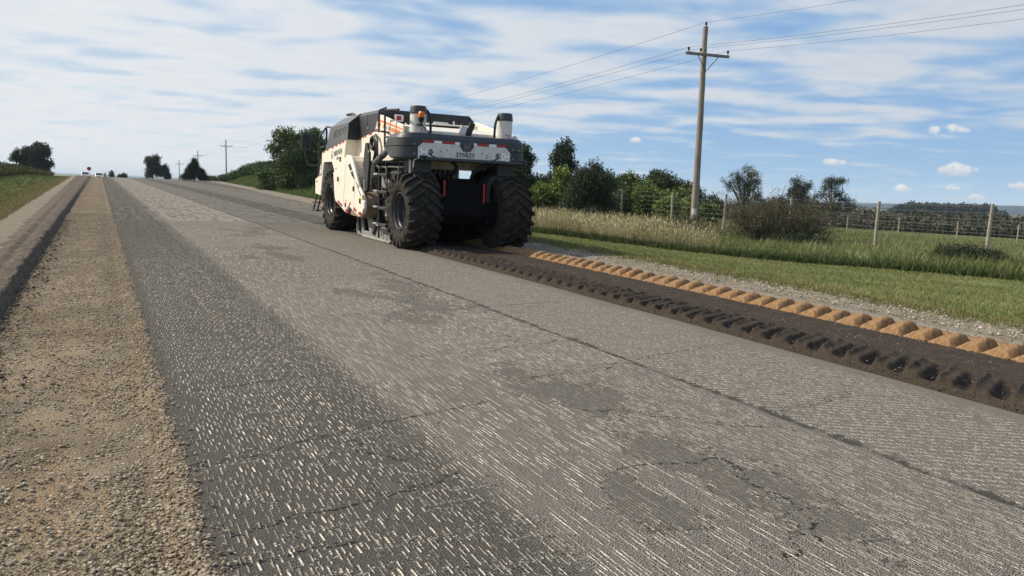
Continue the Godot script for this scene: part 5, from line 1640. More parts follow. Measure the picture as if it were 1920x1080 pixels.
func build_trees() -> void:
	var rng := RandomNumberGenerator.new()
	rng.seed = 4242
	var g_dark := Color(0.024, 0.038, 0.016)
	var g_mid := Color(0.055, 0.082, 0.028)
	var g_light := Color(0.105, 0.15, 0.04)
	var g_yel := Color(0.15, 0.19, 0.045)
	var g_grey := Color(0.075, 0.088, 0.052)
	# big leafy tree left of the machine, on the bank
	var p := on_land(16.4, 72.0)
	var lob := []
	for k in 15:
		var a := rng.randf() * TAU
		var y := rng.randf_range(0.5, 4.4)
		var w := 2.7 * sqrt(maxf(0.1, 1.0 - pow((y - 1.7) / 3.2, 2.0)))
		lob.append([Vector3(cos(a) * w * rng.randf_range(0.3, 0.9), y, sin(a) * w * rng.randf_range(0.3, 0.9)), Vector3(1.15, 0.95, 1.15) * rng.randf_range(0.8, 1.25)])
	lob.append([Vector3(-1.7, 4.5, 0.0), Vector3(0.65, 0.8, 0.65)])
	lob.append([Vector3(-2.3, 3.2, 0.0), Vector3(0.7, 0.8, 0.7)])
	lob.append([Vector3(1.2, 4.7, 0.0), Vector3(0.6, 0.6, 0.6)])
	for q in lob: q[0].x -= 0.45
	tree("leafy_tree", "large bushy green tree on the bank left of the road reclaimer", "tree", p, lob, 2700, "broad", 0.95, g_mid, g_light.lerp(g_yel, 0.3), 0.16, 1)
	# shrubs at its foot and the hedge along the bank top
	var hedge := [[14.6, 78.0, 2.2, 1.5, "rounded dark green shrub at the left foot of the big leafy tree"], [19.6, 108.0, 1.9, 1.7, "second dark shrub from the big leafy tree, on the bank top"], [20.6, 116.0, 1.7, 1.7, "dense green shrub on the bank, third from the big leafy tree"], [21.0, 122.0, 1.6, 1.7, "dense green shrub on the bank some way right of the lone pole"], [21.2, 128.0, 1.5, 1.7, "low dense shrub just right of the lone pole on the bank"], [21.2, 134.0, 1.4, 1.7, "low shrub under the lone pole on the bank"], [20.8, 140.0, 1.3, 1.7, "small shrub on the bank just left of the lone pole"], [19.8, 146.0, 1.2, 1.6, "shrub on the bank right of the dark conifer"], [17.2, 152.0, 1.0, 1.4, "lowest shrub of the bank, left of the dark conifer"], [18.4, 149.0, 1.1, 1.5, "shrub mostly hidden behind the dark conifer"]]
	for q in hedge:
		tree("bank_shrub", q[4], "shrub", on_land(q[0], q[1]), [[Vector3(0, q[2] * 0.45, 0), Vector3(q[3], q[2] * 0.55, q[3])], [Vector3(0.7, q[2] * 0.6, 0.3), Vector3(0.6, q[2] * 0.45, 0.6)], [Vector3(-0.8, q[2] * 0.5, -0.2), Vector3(0.7, q[2] * 0.5, 0.7)]], 260, "broad", 1.1, g_mid, g_light, 0.04, int(q[1]), "shrubs along the top of the right-hand bank")
	# conifer on the crest
	var con := []
	for k in 11:
		var t := k / 10.0
		for j in 3:
			var a := rng.randf() * TAU
			con.append([Vector3(cos(a), 0, sin(a)) * (1.2 * (1.0 - t) + 0.05) + Vector3(0, 0.25 + t * 2.5, 0), Vector3(0.72 * (1.0 - t) + 0.14, 0.30, 0.72 * (1.0 - t) + 0.14)])
	tree("conifer", "dark cone-shaped conifer at the foot of the right-hand bank", "tree", Vector3(12.3, 1.45, -125.0), con, 1500, "needle", 1.2, Color(0.010, 0.018, 0.012), Color(0.022, 0.036, 0.02), 0.09, 3)
	# two trees on the crest
	tree("crest_tree", "taller dark tree on the crest, airy crown on bare lower trunk", "tree", Vector3(10.2, 1.0, -190.0), lump_lobes(rng, 9, Vector3(-1.5, 0.9, -1.2), Vector3(1.5, 4.7, 1.2), 0.95, 0.25), 420, "broad", 1.5, g_dark, Color(0.04, 0.055, 0.022), 0.14, 4)
	tree("crest_tree", "shorter round dark tree beside the farthest pole on the crest", "tree", Vector3(12.7, 1.0, -190.0), lump_lobes(rng, 5, Vector3(-0.7, 0.7, -0.6), Vector3(0.8, 2.9, 0.6), 0.72, 0.2), 220, "broad", 1.4, g_dark, Color(0.035, 0.05, 0.02), 0.1, 5)
	tree("far_shrub", "tiny pointed dark shrub on the crest right of the white vans", "shrub", Vector3(2.75, 1.05, -225.0), [[Vector3(0, 0.5, 0), Vector3(0.55, 0.6, 0.5)], [Vector3(0.05, 1.1, 0), Vector3(0.3, 0.5, 0.3)]], 60, "broad", 1.3, g_dark, g_mid, 0.05, 6)
	tree("far_shrub", "tiny wide dark shrub on the crest, right of the pointed one", "shrub", Vector3(5.1, 1.05, -225.0), [[Vector3(0, 0.4, 0), Vector3(1.1, 0.5, 0.5)], [Vector3(0.6, 0.6, 0), Vector3(0.6, 0.5, 0.4)]], 80, "broad", 1.3, g_dark, g_mid, 0.05, 7)
	tree("far_shrub", "speck of a grey-green sapling right beside the white vans", "shrub", Vector3(1.18, 0.85, -200.0), [[Vector3(0, 0.5, 0), Vector3(0.26, 0.5, 0.26)], [Vector3(0, 1.0, 0), Vector3(0.14, 0.3, 0.14)]], 40, "fine", 0.7, Color(0.09, 0.10, 0.08), Color(0.14, 0.15, 0.12), 0.03, 8)
	# trees on the left hill
	var left := []
	for k in 16:
		var a := rng.randf() * TAU
		var y := rng.randf_range(0.9, 4.9)
		var w := 2.5 * sqrt(maxf(0.08, 1.0 - pow((y - 2.4) / 3.1, 2.0)))
		left.append([Vector3(cos(a) * w * rng.randf_range(0.2, 0.85), y, sin(a) * w * rng.randf_range(0.2, 0.85)), Vector3(1.1, 1.0, 1.1) * rng.randf_range(0.85, 1.3)])
	left.append([Vector3(-0.1, 5.5, 0), Vector3(0.3, 0.5, 0.3)])
	tree("hill_tree", "large round dark tree on the left hill", "tree", Vector3(-9.9, 0.95, -170.0), left, 1900, "broad", 1.35, g_dark, Color(0.042, 0.06, 0.024), 0.2, 9)
	tree("hill_tree", "small slim tree standing left of the large round one on the left hill", "tree", Vector3(-13.2, 2.0, -170.0), [[Vector3(0, 2.3, 0), Vector3(0.75, 0.8, 0.7)], [Vector3(0.2, 3.0, 0), Vector3(0.5, 0.6, 0.5)], [Vector3(0.7, 2.1, 0), Vector3(0.8, 0.5, 0.6)], [Vector3(-0.6, 1.9, 0), Vector3(0.5, 0.5, 0.5)]], 160, "broad", 1.2, g_dark, g_mid, 0.09, 10)
	# right of the machine
	p = on_land(24.0, 45.0)
	tree("poplar", "slender dark green poplar right beside the road reclaimer", "tree", p, lump_lobes(rng, 9, Vector3(-0.75, 1.2, -0.7), Vector3(0.75, 4.15 , 0.7), 0.62, 0.75), 560, "broad", 0.8, g_dark, g_mid, 0.11, 11)
	p = on_land(22.6, 44.5)
	tree("poplar", "broader dark green poplar half hidden behind the road reclaimer", "tree", p, lump_lobes(rng, 7, Vector3(-0.8, 1.0, -0.7), Vector3(0.8, 3.0, 0.7), 0.7, 0.4), 420, "broad", 0.8, g_dark, g_mid, 0.11, 12)
	p = on_land(28.5, 48.0)
	tree("poplar", "round-headed dark green poplar standing above the broad dark bush", "tree", p, [[Vector3(0.1, 4.35, 0), Vector3(0.72, 0.75, 0.7)], [Vector3(-0.25, 3.75, 0.1), Vector3(0.85, 0.7, 0.8)], [Vector3(0.45, 3.3, 0), Vector3(0.75, 0.6, 0.7)], [Vector3(-0.1, 2.8, 0), Vector3(0.6, 0.6, 0.6)], [Vector3(-0.9, 2.2, 0), Vector3(0.75, 0.6, 0.7)], [Vector3(-0.1, 1.6, 0), Vector3(0.9, 0.7, 0.8)]], 560, "broad", 0.8, g_dark, Color(0.04, 0.06, 0.02), 0.12, 13)
	# broad dark bush
	p = on_land(21.2, 33.0)
	var bush := []
	for k in 15:
		var a := rng.randf() * TAU
		var y := rng.randf_range(0.3, 2.35)
		var w := 2.05 * (1.0 - 0.30 * y)
		bush.append([Vector3(cos(a) * w * rng.randf_range(0.3, 0.9), y, sin(a) * w * rng.randf_range(0.3, 0.9)), Vector3(0.62, 0.55, 0.62) * rng.randf_range(0.8, 1.2)])
	bush.append([Vector3(0.25, 2.75, 0), Vector3(0.35, 0.35, 0.35)])
	tree("dark_bush", "broad dark bush rising to a point behind the tall dry grass", "bush", p, bush, 2000, "fine", 0.72, Color(0.026, 0.040, 0.02), Color(0.075, 0.095, 0.045), 0.09, 14)
	# bright vine-covered hedge
	var vines := [[20.0, 36.5, 1.5, 1.15, "bright green vine-covered hedge beside the right tyre"], [20.9, 37.5, 1.55, 0.95, "bright green hedge clump between poplar and broad dark bush"], [21.8, 36.0, 2.6, 0.95, "taller yellow-green shrub leaning on the left of the broad dark bush"]]
	for q in vines:
		tree("vine_hedge", q[4], "hedge", on_land(q[0], q[1]), lump_lobes(rng, 6, Vector3(-q[3] * 0.7, 0.3, -0.5), Vector3(q[3] * 0.7, q[2], 0.5), 0.48), 420, "vine", 0.7, Color(0.10, 0.15, 0.035), Color(0.24, 0.29, 0.075), 0.05, int(q[1] * 10))
	p = on_land(30.2, 42.0)
	tree("round_tree", "rounded olive-green tree behind the broad dark bush", "tree", p, lump_lobes(rng, 11, Vector3(-1.8, 0.6, -0.9), Vector3(1.6, 2.5, 0.9), 0.85, 0.25), 800, "broad", 0.85, g_mid, Color(0.12, 0.15, 0.042), 0.12, 15)
	tree("vine_hedge", "yellow-green shrub against the fence right of the broad dark bush", "hedge", on_land(24.6, 32.5), lump_lobes(rng, 6, Vector3(-0.9, 0.3, -0.6), Vector3(0.9, 1.75, 0.6), 0.55), 430, "vine", 0.7, Color(0.075, 0.115, 0.028), Color(0.20, 0.245, 0.06), 0.05, 16)
	tree("vine_hedge", "low yellow-green hedge climbing the wire fence left of the pole", "hedge", on_land(24.3, 30.4), lump_lobes(rng, 6, Vector3(-0.9, 0.3, -0.9), Vector3(0.9, 1.1, 0.9), 0.5), 430, "vine", 0.65, Color(0.07, 0.11, 0.028), Color(0.19, 0.235, 0.06), 0.04, 17)
	tree("vine_hedge", "short vine-grown clump on the fence just left of the pole", "hedge", on_land(24.0, 28.0), lump_lobes(rng, 4, Vector3(-0.4, 0.4, -0.6), Vector3(0.4, 1.15, 0.6), 0.35), 170, "vine", 0.6, Color(0.055, 0.085, 0.02), Color(0.15, 0.19, 0.05), 0.04, 18)
	tree("vine_hedge", "leafy green hedge clump behind the fence, between olive tree and nearest pole", "hedge", on_land(27.6, 33.6), lump_lobes(rng, 6, Vector3(-1.0, 0.3, -0.9), Vector3(1.0, 1.5, 0.9), 0.55), 430, "vine", 0.7, Color(0.06, 0.095, 0.025), Color(0.17, 0.21, 0.055), 0.04, 71)
	tree("vine_hedge", "dark leafy hedge clump filling the gap right of the broad dark bush", "hedge", on_land(25.2, 36.0), lump_lobes(rng, 6, Vector3(-1.0, 0.3, -0.9), Vector3(1.0, 2.0, 0.9), 0.6), 430, "broad", 0.75, g_mid, g_light, 0.04, 72)
	p = on_land(47.2, 60.0)
	tree("round_tree", "wide dark green tree just left of the nearest pole", "tree", p, lump_lobes(rng, 15, Vector3(-2.9, 1.3, -1.6), Vector3(3.0, 3.9, 1.6), 1.3, 0.3), 1300, "broad", 1.05, Color(0.022, 0.034, 0.012), Color(0.075, 0.09, 0.026), 0.2, 19)
	tree("round_tree", "small bush on the skyline just right of the nearest pole", "tree", on_land(52.5, 60.0), lump_lobes(rng, 4, Vector3(-0.8, 0.5, -0.5), Vector3(0.8, 1.5, 0.5), 0.6), 150, "broad", 0.9, g_dark, g_mid, 0.1, 20)
	p = on_land(47.0, 50.0)
	tree("airy_tree", "tall airy grey-green tree with the sky showing through its crown", "tree", p, [[Vector3(-0.6, 3.9, 0), Vector3(0.9, 0.75, 0.8)], [Vector3(0.5, 4.3, 0), Vector3(0.8, 0.7, 0.8)], [Vector3(1.1, 3.6, 0), Vector3(0.8, 0.7, 0.8)], [Vector3(-1.4, 3.3, 0), Vector3(0.85, 0.55, 0.8)], [Vector3(0.0, 3.2, 0.3), Vector3(1.1, 0.7, 0.9)], [Vector3(1.5, 2.5, 0), Vector3(0.9, 0.6, 0.8)], [Vector3(0.2, 2.3, 0), Vector3(0.9, 0.6, 0.8)], [Vector3(2.2, 1.9, 0), Vector3(0.8, 0.5, 0.8)]], 400, "fine", 0.85, Color(0.025, 0.034, 0.02), g_grey, 0.14, 21, "", 0.6)
	tree("round_tree", "low olive tree at the left foot of the tall airy tree", "tree", on_land(44.6, 50.5), lump_lobes(rng, 4, Vector3(-0.9, 0.7, -0.6), Vector3(0.9, 1.9, 0.6), 0.65), 220, "broad", 0.85, g_dark, Color(0.075, 0.085, 0.03), 0.1, 22)
	tree("round_tree", "low dark tree at the right foot of the tall airy tree", "tree", on_land(49.5, 49.5), lump_lobes(rng, 5, Vector3(-1.0, 0.8, -0.6), Vector3(1.3, 2.2, 0.6), 0.7), 260, "broad", 0.85, g_dark, g_mid, 0.1, 23)
	p = on_land(64.0, 60.0)
	tree("field_tree", "round-topped dark tree on the skyline, left one of the two beside each other", "tree", p, lump_lobes(rng, 8, Vector3(-1.2, 1.8, -0.9), Vector3(1.2, 4.9, 0.9), 0.75, 0.25), 330, "fine", 1.15, g_dark, Color(0.045, 0.055, 0.026), 0.14, 24, "", 0.55)
	p = on_land(69.0, 60.0)
	tree("field_tree", "spreading tree with layered branches on the skyline, right one of the two", "tree", p, [[Vector3(-0.9, 5.1, 0), Vector3(1.2, 0.4, 0.9)], [Vector3(0.7, 5.2, 0), Vector3(1.1, 0.35, 0.9)], [Vector3(-0.5, 4.4, 0), Vector3(1.2, 0.4, 0.9)], [Vector3(-1.7, 3.6, 0), Vector3(0.9, 0.4, 0.8)], [Vector3(0.6, 3.7, 0), Vector3(1.0, 0.4, 0.8)], [Vector3(1.9, 3.2, 0), Vector3(1.2, 0.4, 0.8)], [Vector3(2.7, 2.5, 0), Vector3(1.0, 0.45, 0.8)], [Vector3(-2.0, 2.6, 0), Vector3(0.9, 0.45, 0.8)], [Vector3(0.4, 2.6, 0), Vector3(1.0, 0.4, 0.8)]], 340, "fine", 1.05, g_dark, g_grey, 0.16, 25, "", 0.6)
	# bare brush beside the pole
	for q in [[20.2, 20.6, 1.75, 190, "tangled half-bare brown shrub leaning out right of the nearest pole"], [21.9, 20.2, 1.7, 150, "second tangled brown shrub, behind the one beside the pole"], [18.9, 22.6, 0.9, 120, "low scrubby brown shrub at the foot of the nearest pole"]]:
		bare_shrub(q[4], on_land(q[0], q[1]), q[2], q[3], int(q[0] * 100))
	for q in [[21.6, 14.2, 0.62, "dark round weed clump at the foot of the right-hand fence post"], [20.4, 19.2, 0.55, "dark weed clump at the foot of the left-hand fence post"]]:
		tree("weed_clump", q[3], "weeds", on_land(q[0], q[1]), [[Vector3(0, q[2] * 0.45, 0), Vector3(0.9, q[2] * 0.5, 0.6)], [Vector3(0.5, q[2] * 0.4, 0.5), Vector3(0.7, q[2] * 0.45, 0.5)]], 420, "fine", 0.5, Color(0.02, 0.032, 0.014), Color(0.055, 0.072, 0.03), 0.015, 55)

func bare_shrub(label: String, at: Vector3, tall: float, stems: int, sd: int) -> void:
	var o := base("bare_shrub", at)
	tag(o, label, "shrub")
	var rng := RandomNumberGenerator.new()
	rng.seed = sd
	var b := MB.new()
	var tips := []
	for k in stems:
		var a := rng.randf() * TAU
		var out := rng.randf_range(0.1, 0.95) * tall
		var from := Vector3(rng.randf_range(-0.5, 0.5), 0, rng.randf_range(-0.4, 0.4))
		var to := from + Vector3(cos(a) * out, tall * rng.randf_range(0.25, 1.0) * (1.25 if k % 7 == 0 else 1.0), sin(a) * out * 0.7)
		var mid := from.lerp(to, 0.5) + Vector3(0, tall * rng.randf_range(0.02, 0.22), 0)
		var r := rng.randf_range(0.006, 0.013) if k % 28 else 0.032
		b.tube([from, mid, to], [r, r * 0.65, r * 0.25], 4, false)
		for j in 4:
			var s := mid.lerp(to, rng.randf_range(0.0, 0.9))
			var e := s + Vector3(rng.randfn(), rng.randf_range(-0.2, 0.9), rng.randfn()) * 0.22 * tall
			b.tube([s, s.lerp(e, 0.5) + Vector3(0, 0.04, 0), e], [r * 0.5, r * 0.35, r * 0.15], 3, false)
			tips.append(e)
	put(b, "stems", mats.twig, o)
	var xs := []
	var cs := PackedColorArray()
	for t in tips:
		if rng.randf() < 0.6:
			xs.append(Transform3D(Basis(Vector3(rng.randfn(), rng.randfn(), rng.randfn()).normalized(), rng.randf() * TAU).scaled(Vector3.ONE * rng.randf_range(0.25, 0.5)), t * rng.randf_range(0.75, 1.0)))
			cs.append(Color(0.07, 0.10, 0.035).lerp(Color(0.17, 0.14, 0.09), rng.randf()))
	many(leaf_clump("fine", 0), mats.leaf, xs, cs, "foliage", o)

# ------------------------------------------------------------------ grass
func tuft(n: int, h: float, spread: float, w: float, heads: bool, sd: int) -> ArrayMesh:
	var rng := RandomNumberGenerator.new()
	rng.seed = sd
	var b := MB.new()
	b.colored = true
	for k in n:
		var a := rng.randf() * TAU
		var p := Vector3(cos(a), 0, sin(a)) * spread * rng.randf()
		var bend := Vector3(rng.randfn(), 0, rng.randfn()) * h * 0.28
		var hh := h * rng.randf_range(0.55, 1.1)
		var side := Vector3(cos(a * 3.7), 0, sin(a * 3.7)) * w * 0.5
		var m := p + Vector3(0, hh * 0.55, 0) + bend * 0.35
		var e := p + Vector3(0, hh, 0) + bend
		var g := rng.randf_range(0.75, 1.15)
		b.col = Color(g, g, g)
		var nn := side.cross(m - p).normalized() + Vector3(0, 0.35, 0)
		b.t3(p - side, p + side, m + side * 0.8, nn, nn, nn)
		b.t3(p - side, m + side * 0.8, m - side * 0.8, nn, nn, nn)
		b.t3(m - side * 0.8, m + side * 0.8, e, nn, nn, nn)
		if heads and k % 2 == 0:
			var d := (e - m).normalized()
			var s2 := side.normalized() * w * 1.5
			b.col = Color(1.25, 1.15, 1.05)
			b.t3(e - d * h * 0.04, e + d * h * 0.05 + s2, e + d * h * 0.16, nn, nn, nn)
			b.t3(e - d * h * 0.04, e + d * h * 0.16, e + d * h * 0.05 - s2, nn, nn, nn)
	return b.mesh()

func scatter(called: String, label: String, category: String, mesh: Mesh, n: int, where: Callable, tint: Callable, smin: float, smax: float, sd: int, m: Material = null) -> void:
	# where(rng) gives (x, s) or (1e9, 0) for none
	var rng := RandomNumberGenerator.new()
	rng.seed = sd
	var xs := []
	var cs := PackedColorArray()
	for k in n:
		var q: Vector2 = where.call(rng)
		if q.x > 1e8: continue
		var sc := rng.randf_range(smin, smax)
		xs.append(Transform3D(Basis(Vector3.UP, rng.randf() * TAU).scaled(Vector3(sc, sc * rng.randf_range(0.8, 1.2), sc)), on_land(q.x, q.y)))
		cs.append(tint.call(q.x, q.y, rng))
	tag(many(mesh, m if m else mats.blade, xs, cs, called, self), label, category, "", "stuff")

func weed_edge(s: float) -> float:
	# where the mown verge ends and the tall growth begins
	var pts := [[4.0, 22.0], [11.4, 19.6], [14.0, 18.0], [16.8, 15.4], [18.5, 14.3], [21.0, 13.6], [24.0, 12.7], [32.0, 12.6], [60.0, 15.0], [140.0, 20.0]]
	for i in pts.size() - 1:
		if s < pts[i + 1][0]: return lerpf(pts[i][1], pts[i + 1][1], clampf((s - pts[i][0]) / (pts[i + 1][0] - pts[i][0]), 0.0, 1.0))
	return 20.0

func build_grass() -> void:
	var nz := noise(0.35, 3, 400)
	var none := Vector2(1e9, 0)
	var lawn := func(r: RandomNumberGenerator) -> Vector2:
		var s := 3.0 + 24.0 * pow(r.randf(), 1.2)
		var x := r.randf_range(9.75, 21.0)
		if x > weed_edge(s) + 0.4 or (x < 10.35 + 0.35 * nz.get_noise_2d(x * 2.0, s * 2.0) and r.randf() < 0.75): return none
		return Vector2(x, s)
	var lawn_t := func(x: float, s: float, r: RandomNumberGenerator) -> Color:
		var k := clampf(0.5 + 0.8 * nz.get_noise_2d(x, s) + r.randf_range(-0.25, 0.25), 0.0, 1.0)
		var c := Color(0.165, 0.20, 0.07).lerp(Color(0.275, 0.27, 0.125), k)
		return c.lerp(Color(0.27, 0.21, 0.10), 0.8 * (1.0 - sstep(10.0, 11.3, x + 0.6 * nz.get_noise_2d(s * 3.0, x))) * r.randf())
	scatter("mown_grass", "short mown green grass of the right verge", "grass", tuft(7, 0.055, 0.06, 0.006, false, 1), 62000, lawn, lawn_t, 0.7, 1.35, 11)
	# tall dry grass
	var dry := func(r: RandomNumberGenerator) -> Vector2:
		var s := r.randf_range(16.6, 46.0)
		var x := weed_edge(s) + pow(r.randf(), 1.3) * 8.5
		if s < 21.5 and x > 19.4 + r.randf(): return none
		if x > 22.6 or x > s * (0.80 + 0.1 * r.randf()): return none
		return Vector2(x, s)
	var dry_t := func(x: float, s: float, r: RandomNumberGenerator) -> Color:
		var k := clampf(0.75 + 0.8 * nz.get_noise_2d(x * 1.5, s * 1.5) + r.randf_range(-0.4, 0.4), 0.0, 1.0)
		return Color(0.18, 0.18, 0.075).lerp(Color(0.47, 0.39, 0.25), k)
	scatter("tall_dry_grass", "tall dry straw-coloured grass in front of the bushes", "grass", tuft(12, 0.56, 0.14, 0.008, true, 2), 11000, dry, dry_t, 0.7, 1.2, 12)
	# green weeds at the edge of the mowing and along the fence
	var weed := func(r: RandomNumberGenerator) -> Vector2:
		var s := r.randf_range(5.0, 26.0)
		var x := weed_edge(s) + pow(r.randf(), 2.2) * (3.2 if s < 18.0 else 1.2) - 0.15
		return Vector2(x, s)
	var weed_t := func(x: float, s: float, r: RandomNumberGenerator) -> Color:
		return Color(0.04, 0.065, 0.02).lerp(Color(0.115, 0.14, 0.05), clampf(r.randf() + 0.5 * nz.get_noise_2d(x * 2.0, s * 2.0), 0.0, 1.0))
	scatter("green_weeds", "dark green weeds along the edge of the mown verge", "weeds", tuft(14, 0.20, 0.16, 0.014, false, 3), 9000, weed, weed_t, 0.6, 1.3, 13)
	# field beyond the fence
	var field := func(r: RandomNumberGenerator) -> Vector2:
		var d := 19.0 + 65.0 * pow(r.randf(), 1.5)
		var a := r.randf_range(38.5, 64.0) * DEG
		var x := sin(a) * d
		var s := cos(a) * d
		if x < weed_edge(s) + 0.7: return none
		return Vector2(x, s)
	var field_t := func(x: float, s: float, r: RandomNumberGenerator) -> Color:
		var k := clampf(0.5 + 0.9 * nz.get_noise_2d(x * 0.5, s * 0.5) + r.randf_range(-0.35, 0.35), 0.0, 1.0)
		var c := Color(0.13, 0.16, 0.055).lerp(Color(0.24, 0.25, 0.11), k)
		if r.randf() < 0.03: c = Color(0.45, 0.42, 0.33)
		return c
	scatter("field_grass", "tall yellow-green field grass beyond the wire fence", "grass", tuft(10, 0.36, 0.24, 0.016, false, 4), 34000, field, field_t, 0.6, 1.25, 14)
	# left verge, short and part dry
	var verge := func(r: RandomNumberGenerator) -> Vector2:
		var s := 14.0 + 110.0 * pow(r.randf(), 1.6)
		var x := -(2.0 + s * 0.0115) - pow(r.randf(), 1.4) * (2.0 + s * 0.08)
		return Vector2(x, s)
	var verge_t := func(x: float, s: float, r: RandomNumberGenerator) -> Color:
		var edge := -(2.0 + s * 0.0115)
		var k := sstep(0.1, 1.5, edge - x + r.randf_range(-0.5, 0.5) + 0.6 * nz.get_noise_2d(x * 2.0, s))
		return Color(0.30, 0.235, 0.12).lerp(Color(0.125, 0.165, 0.05).lerp(Color(0.18, 0.19, 0.07), r.randf()), k)
	scatter("verge_grass", "short grass of the left verge, dry beside the gravel", "grass", tuft(8, 0.075, 0.11, 0.012, false, 5), 22000, verge, verge_t, 0.7, 1.4, 15)
	var band := func(r: RandomNumberGenerator) -> Vector2:
		var t := r.randf()
		var s := lerpf(52.0, 128.0, t)
		return Vector2(-5.75 - r.randf() * 3.2, s)
	var band_t := func(x: float, s: float, r: RandomNumberGenerator) -> Color:
		return Color(0.06, 0.07, 0.028).lerp(Color(0.17, 0.14, 0.075), r.randf())
	scatter("tall_weeds", "dark band of tall weeds along the top of the left bank", "weeds", tuft(12, 0.55, 0.28, 0.03, true, 6), 8000, band, band_t, 0.6, 1.1, 16)
	# bank on the right beyond the machine
	var bank := func(r: RandomNumberGenerator) -> Vector2:
		var s := r.randf_range(36.0, 140.0)
		return Vector2(10.6 + (s - 18.0) * 0.062 + pow(r.randf(), 1.3) * 11.0, s)
	var bank_t := func(x: float, s: float, r: RandomNumberGenerator) -> Color:
		var k := clampf(0.4 + 0.9 * nz.get_noise_2d(x * 0.6, s * 0.3) + r.randf_range(-0.3, 0.3), 0.0, 1.0)
		var c := Color(0.095, 0.145, 0.04).lerp(Color(0.18, 0.20, 0.07), k)
		return c.lerp(Color(0.30, 0.235, 0.12), 0.7 * (1.0 - sstep(34.0, 64.0, s)) * r.randf())
	scatter("bank_grass", "rough green grass covering the right-hand bank beyond the machine", "grass", tuft(10, 0.32, 0.22, 0.02, true, 7), 13000, bank, bank_t, 0.6, 1.2, 17)

# ------------------------------------------------------------------ far things
func vehicle(called: String, label: String, at: Vector3, pickup: bool, paint: Material) -> void:
	var o := base(called, at)
	tag(o, label, "van" if not pickup else "pickup truck")
	var side := Transform3D(Basis(Vector3(0, 0, 1), Vector3(0, 1, 0), Vector3(-1, 0, 0)), Vector3.ZERO)   # outline (z, y): the front looks along +z
	var b := MB.new()
	b.prism([[2.5, 0.45], [2.5, 0.85], [2.35, 1.02], [1.25, 1.12], [-2.5, 1.12], [-2.55, 0.45]], -0.95, 0.95, 0.05, side)
	put(b, "body", paint, o)
	b = MB.new()
	var back := -0.9 if pickup else -2.35
	b.prism([[1.25, 1.10], [0.45, 1.80], [back + 0.15, 1.84], [back, 1.10]], -0.84, 0.84, 0.06, side)
	put(b, "cab", paint, o)
	b = MB.new()
	b.poly([Vector3(-0.72, 1.18, 1.20), Vector3(0.72, 1.18, 1.20), Vector3(0.64, 1.72, 0.58), Vector3(-0.64, 1.72, 0.58)], Vector3(0, 1, 1))
	put(b, "windscreen", mats.glass, o)
	for s in [-1.0, 1.0]:
		b = MB.new()
		b.prism([[1.0, 1.18], [0.45, 1.68], [back + 0.3, 1.70], [back + 0.2, 1.18]], s * 0.845 - 0.005, s * 0.845 + 0.005, 0.0, side)
		put(b, "side_window", mats.glass, o)
		b = MB.new()
		b.box(Vector3(s * 1.08, 1.22, 0.95), Vector3(0.2, 0.2, 0.1), 0.03)
		put(b, "mirror", mats.black, o)
		b = MB.new()
		b.box(Vector3(s * 0.72, 0.86, 2.47), Vector3(0.36, 0.18, 0.1), 0.03)
		put(b, "headlight", mats.bright, o)
		for z in [1.6, -1.6]:
			b = MB.new()
			b.lathe([[0.0, -0.13], [0.30, -0.13], [0.36, -0.10], [0.36, 0.10], [0.30, 0.13], [0.0, 0.13]], 20, Transform3D(Basis(Vector3.BACK, PI / 2), Vector3(s * 0.84, 0.36, z)))
			put(b, "wheel", mats.rubber, o)
	b = MB.new()
	b.box(Vector3(0, 0.86, 2.50), Vector3(0.95, 0.2, 0.06), 0.02)
	put(b, "grille", mats.black, o)
	b = MB.new()
	b.box(Vector3(0, 0.55, 2.54), Vector3(1.86, 0.2, 0.14), 0.04)
	put(b, "bumper", mats.bright, o)

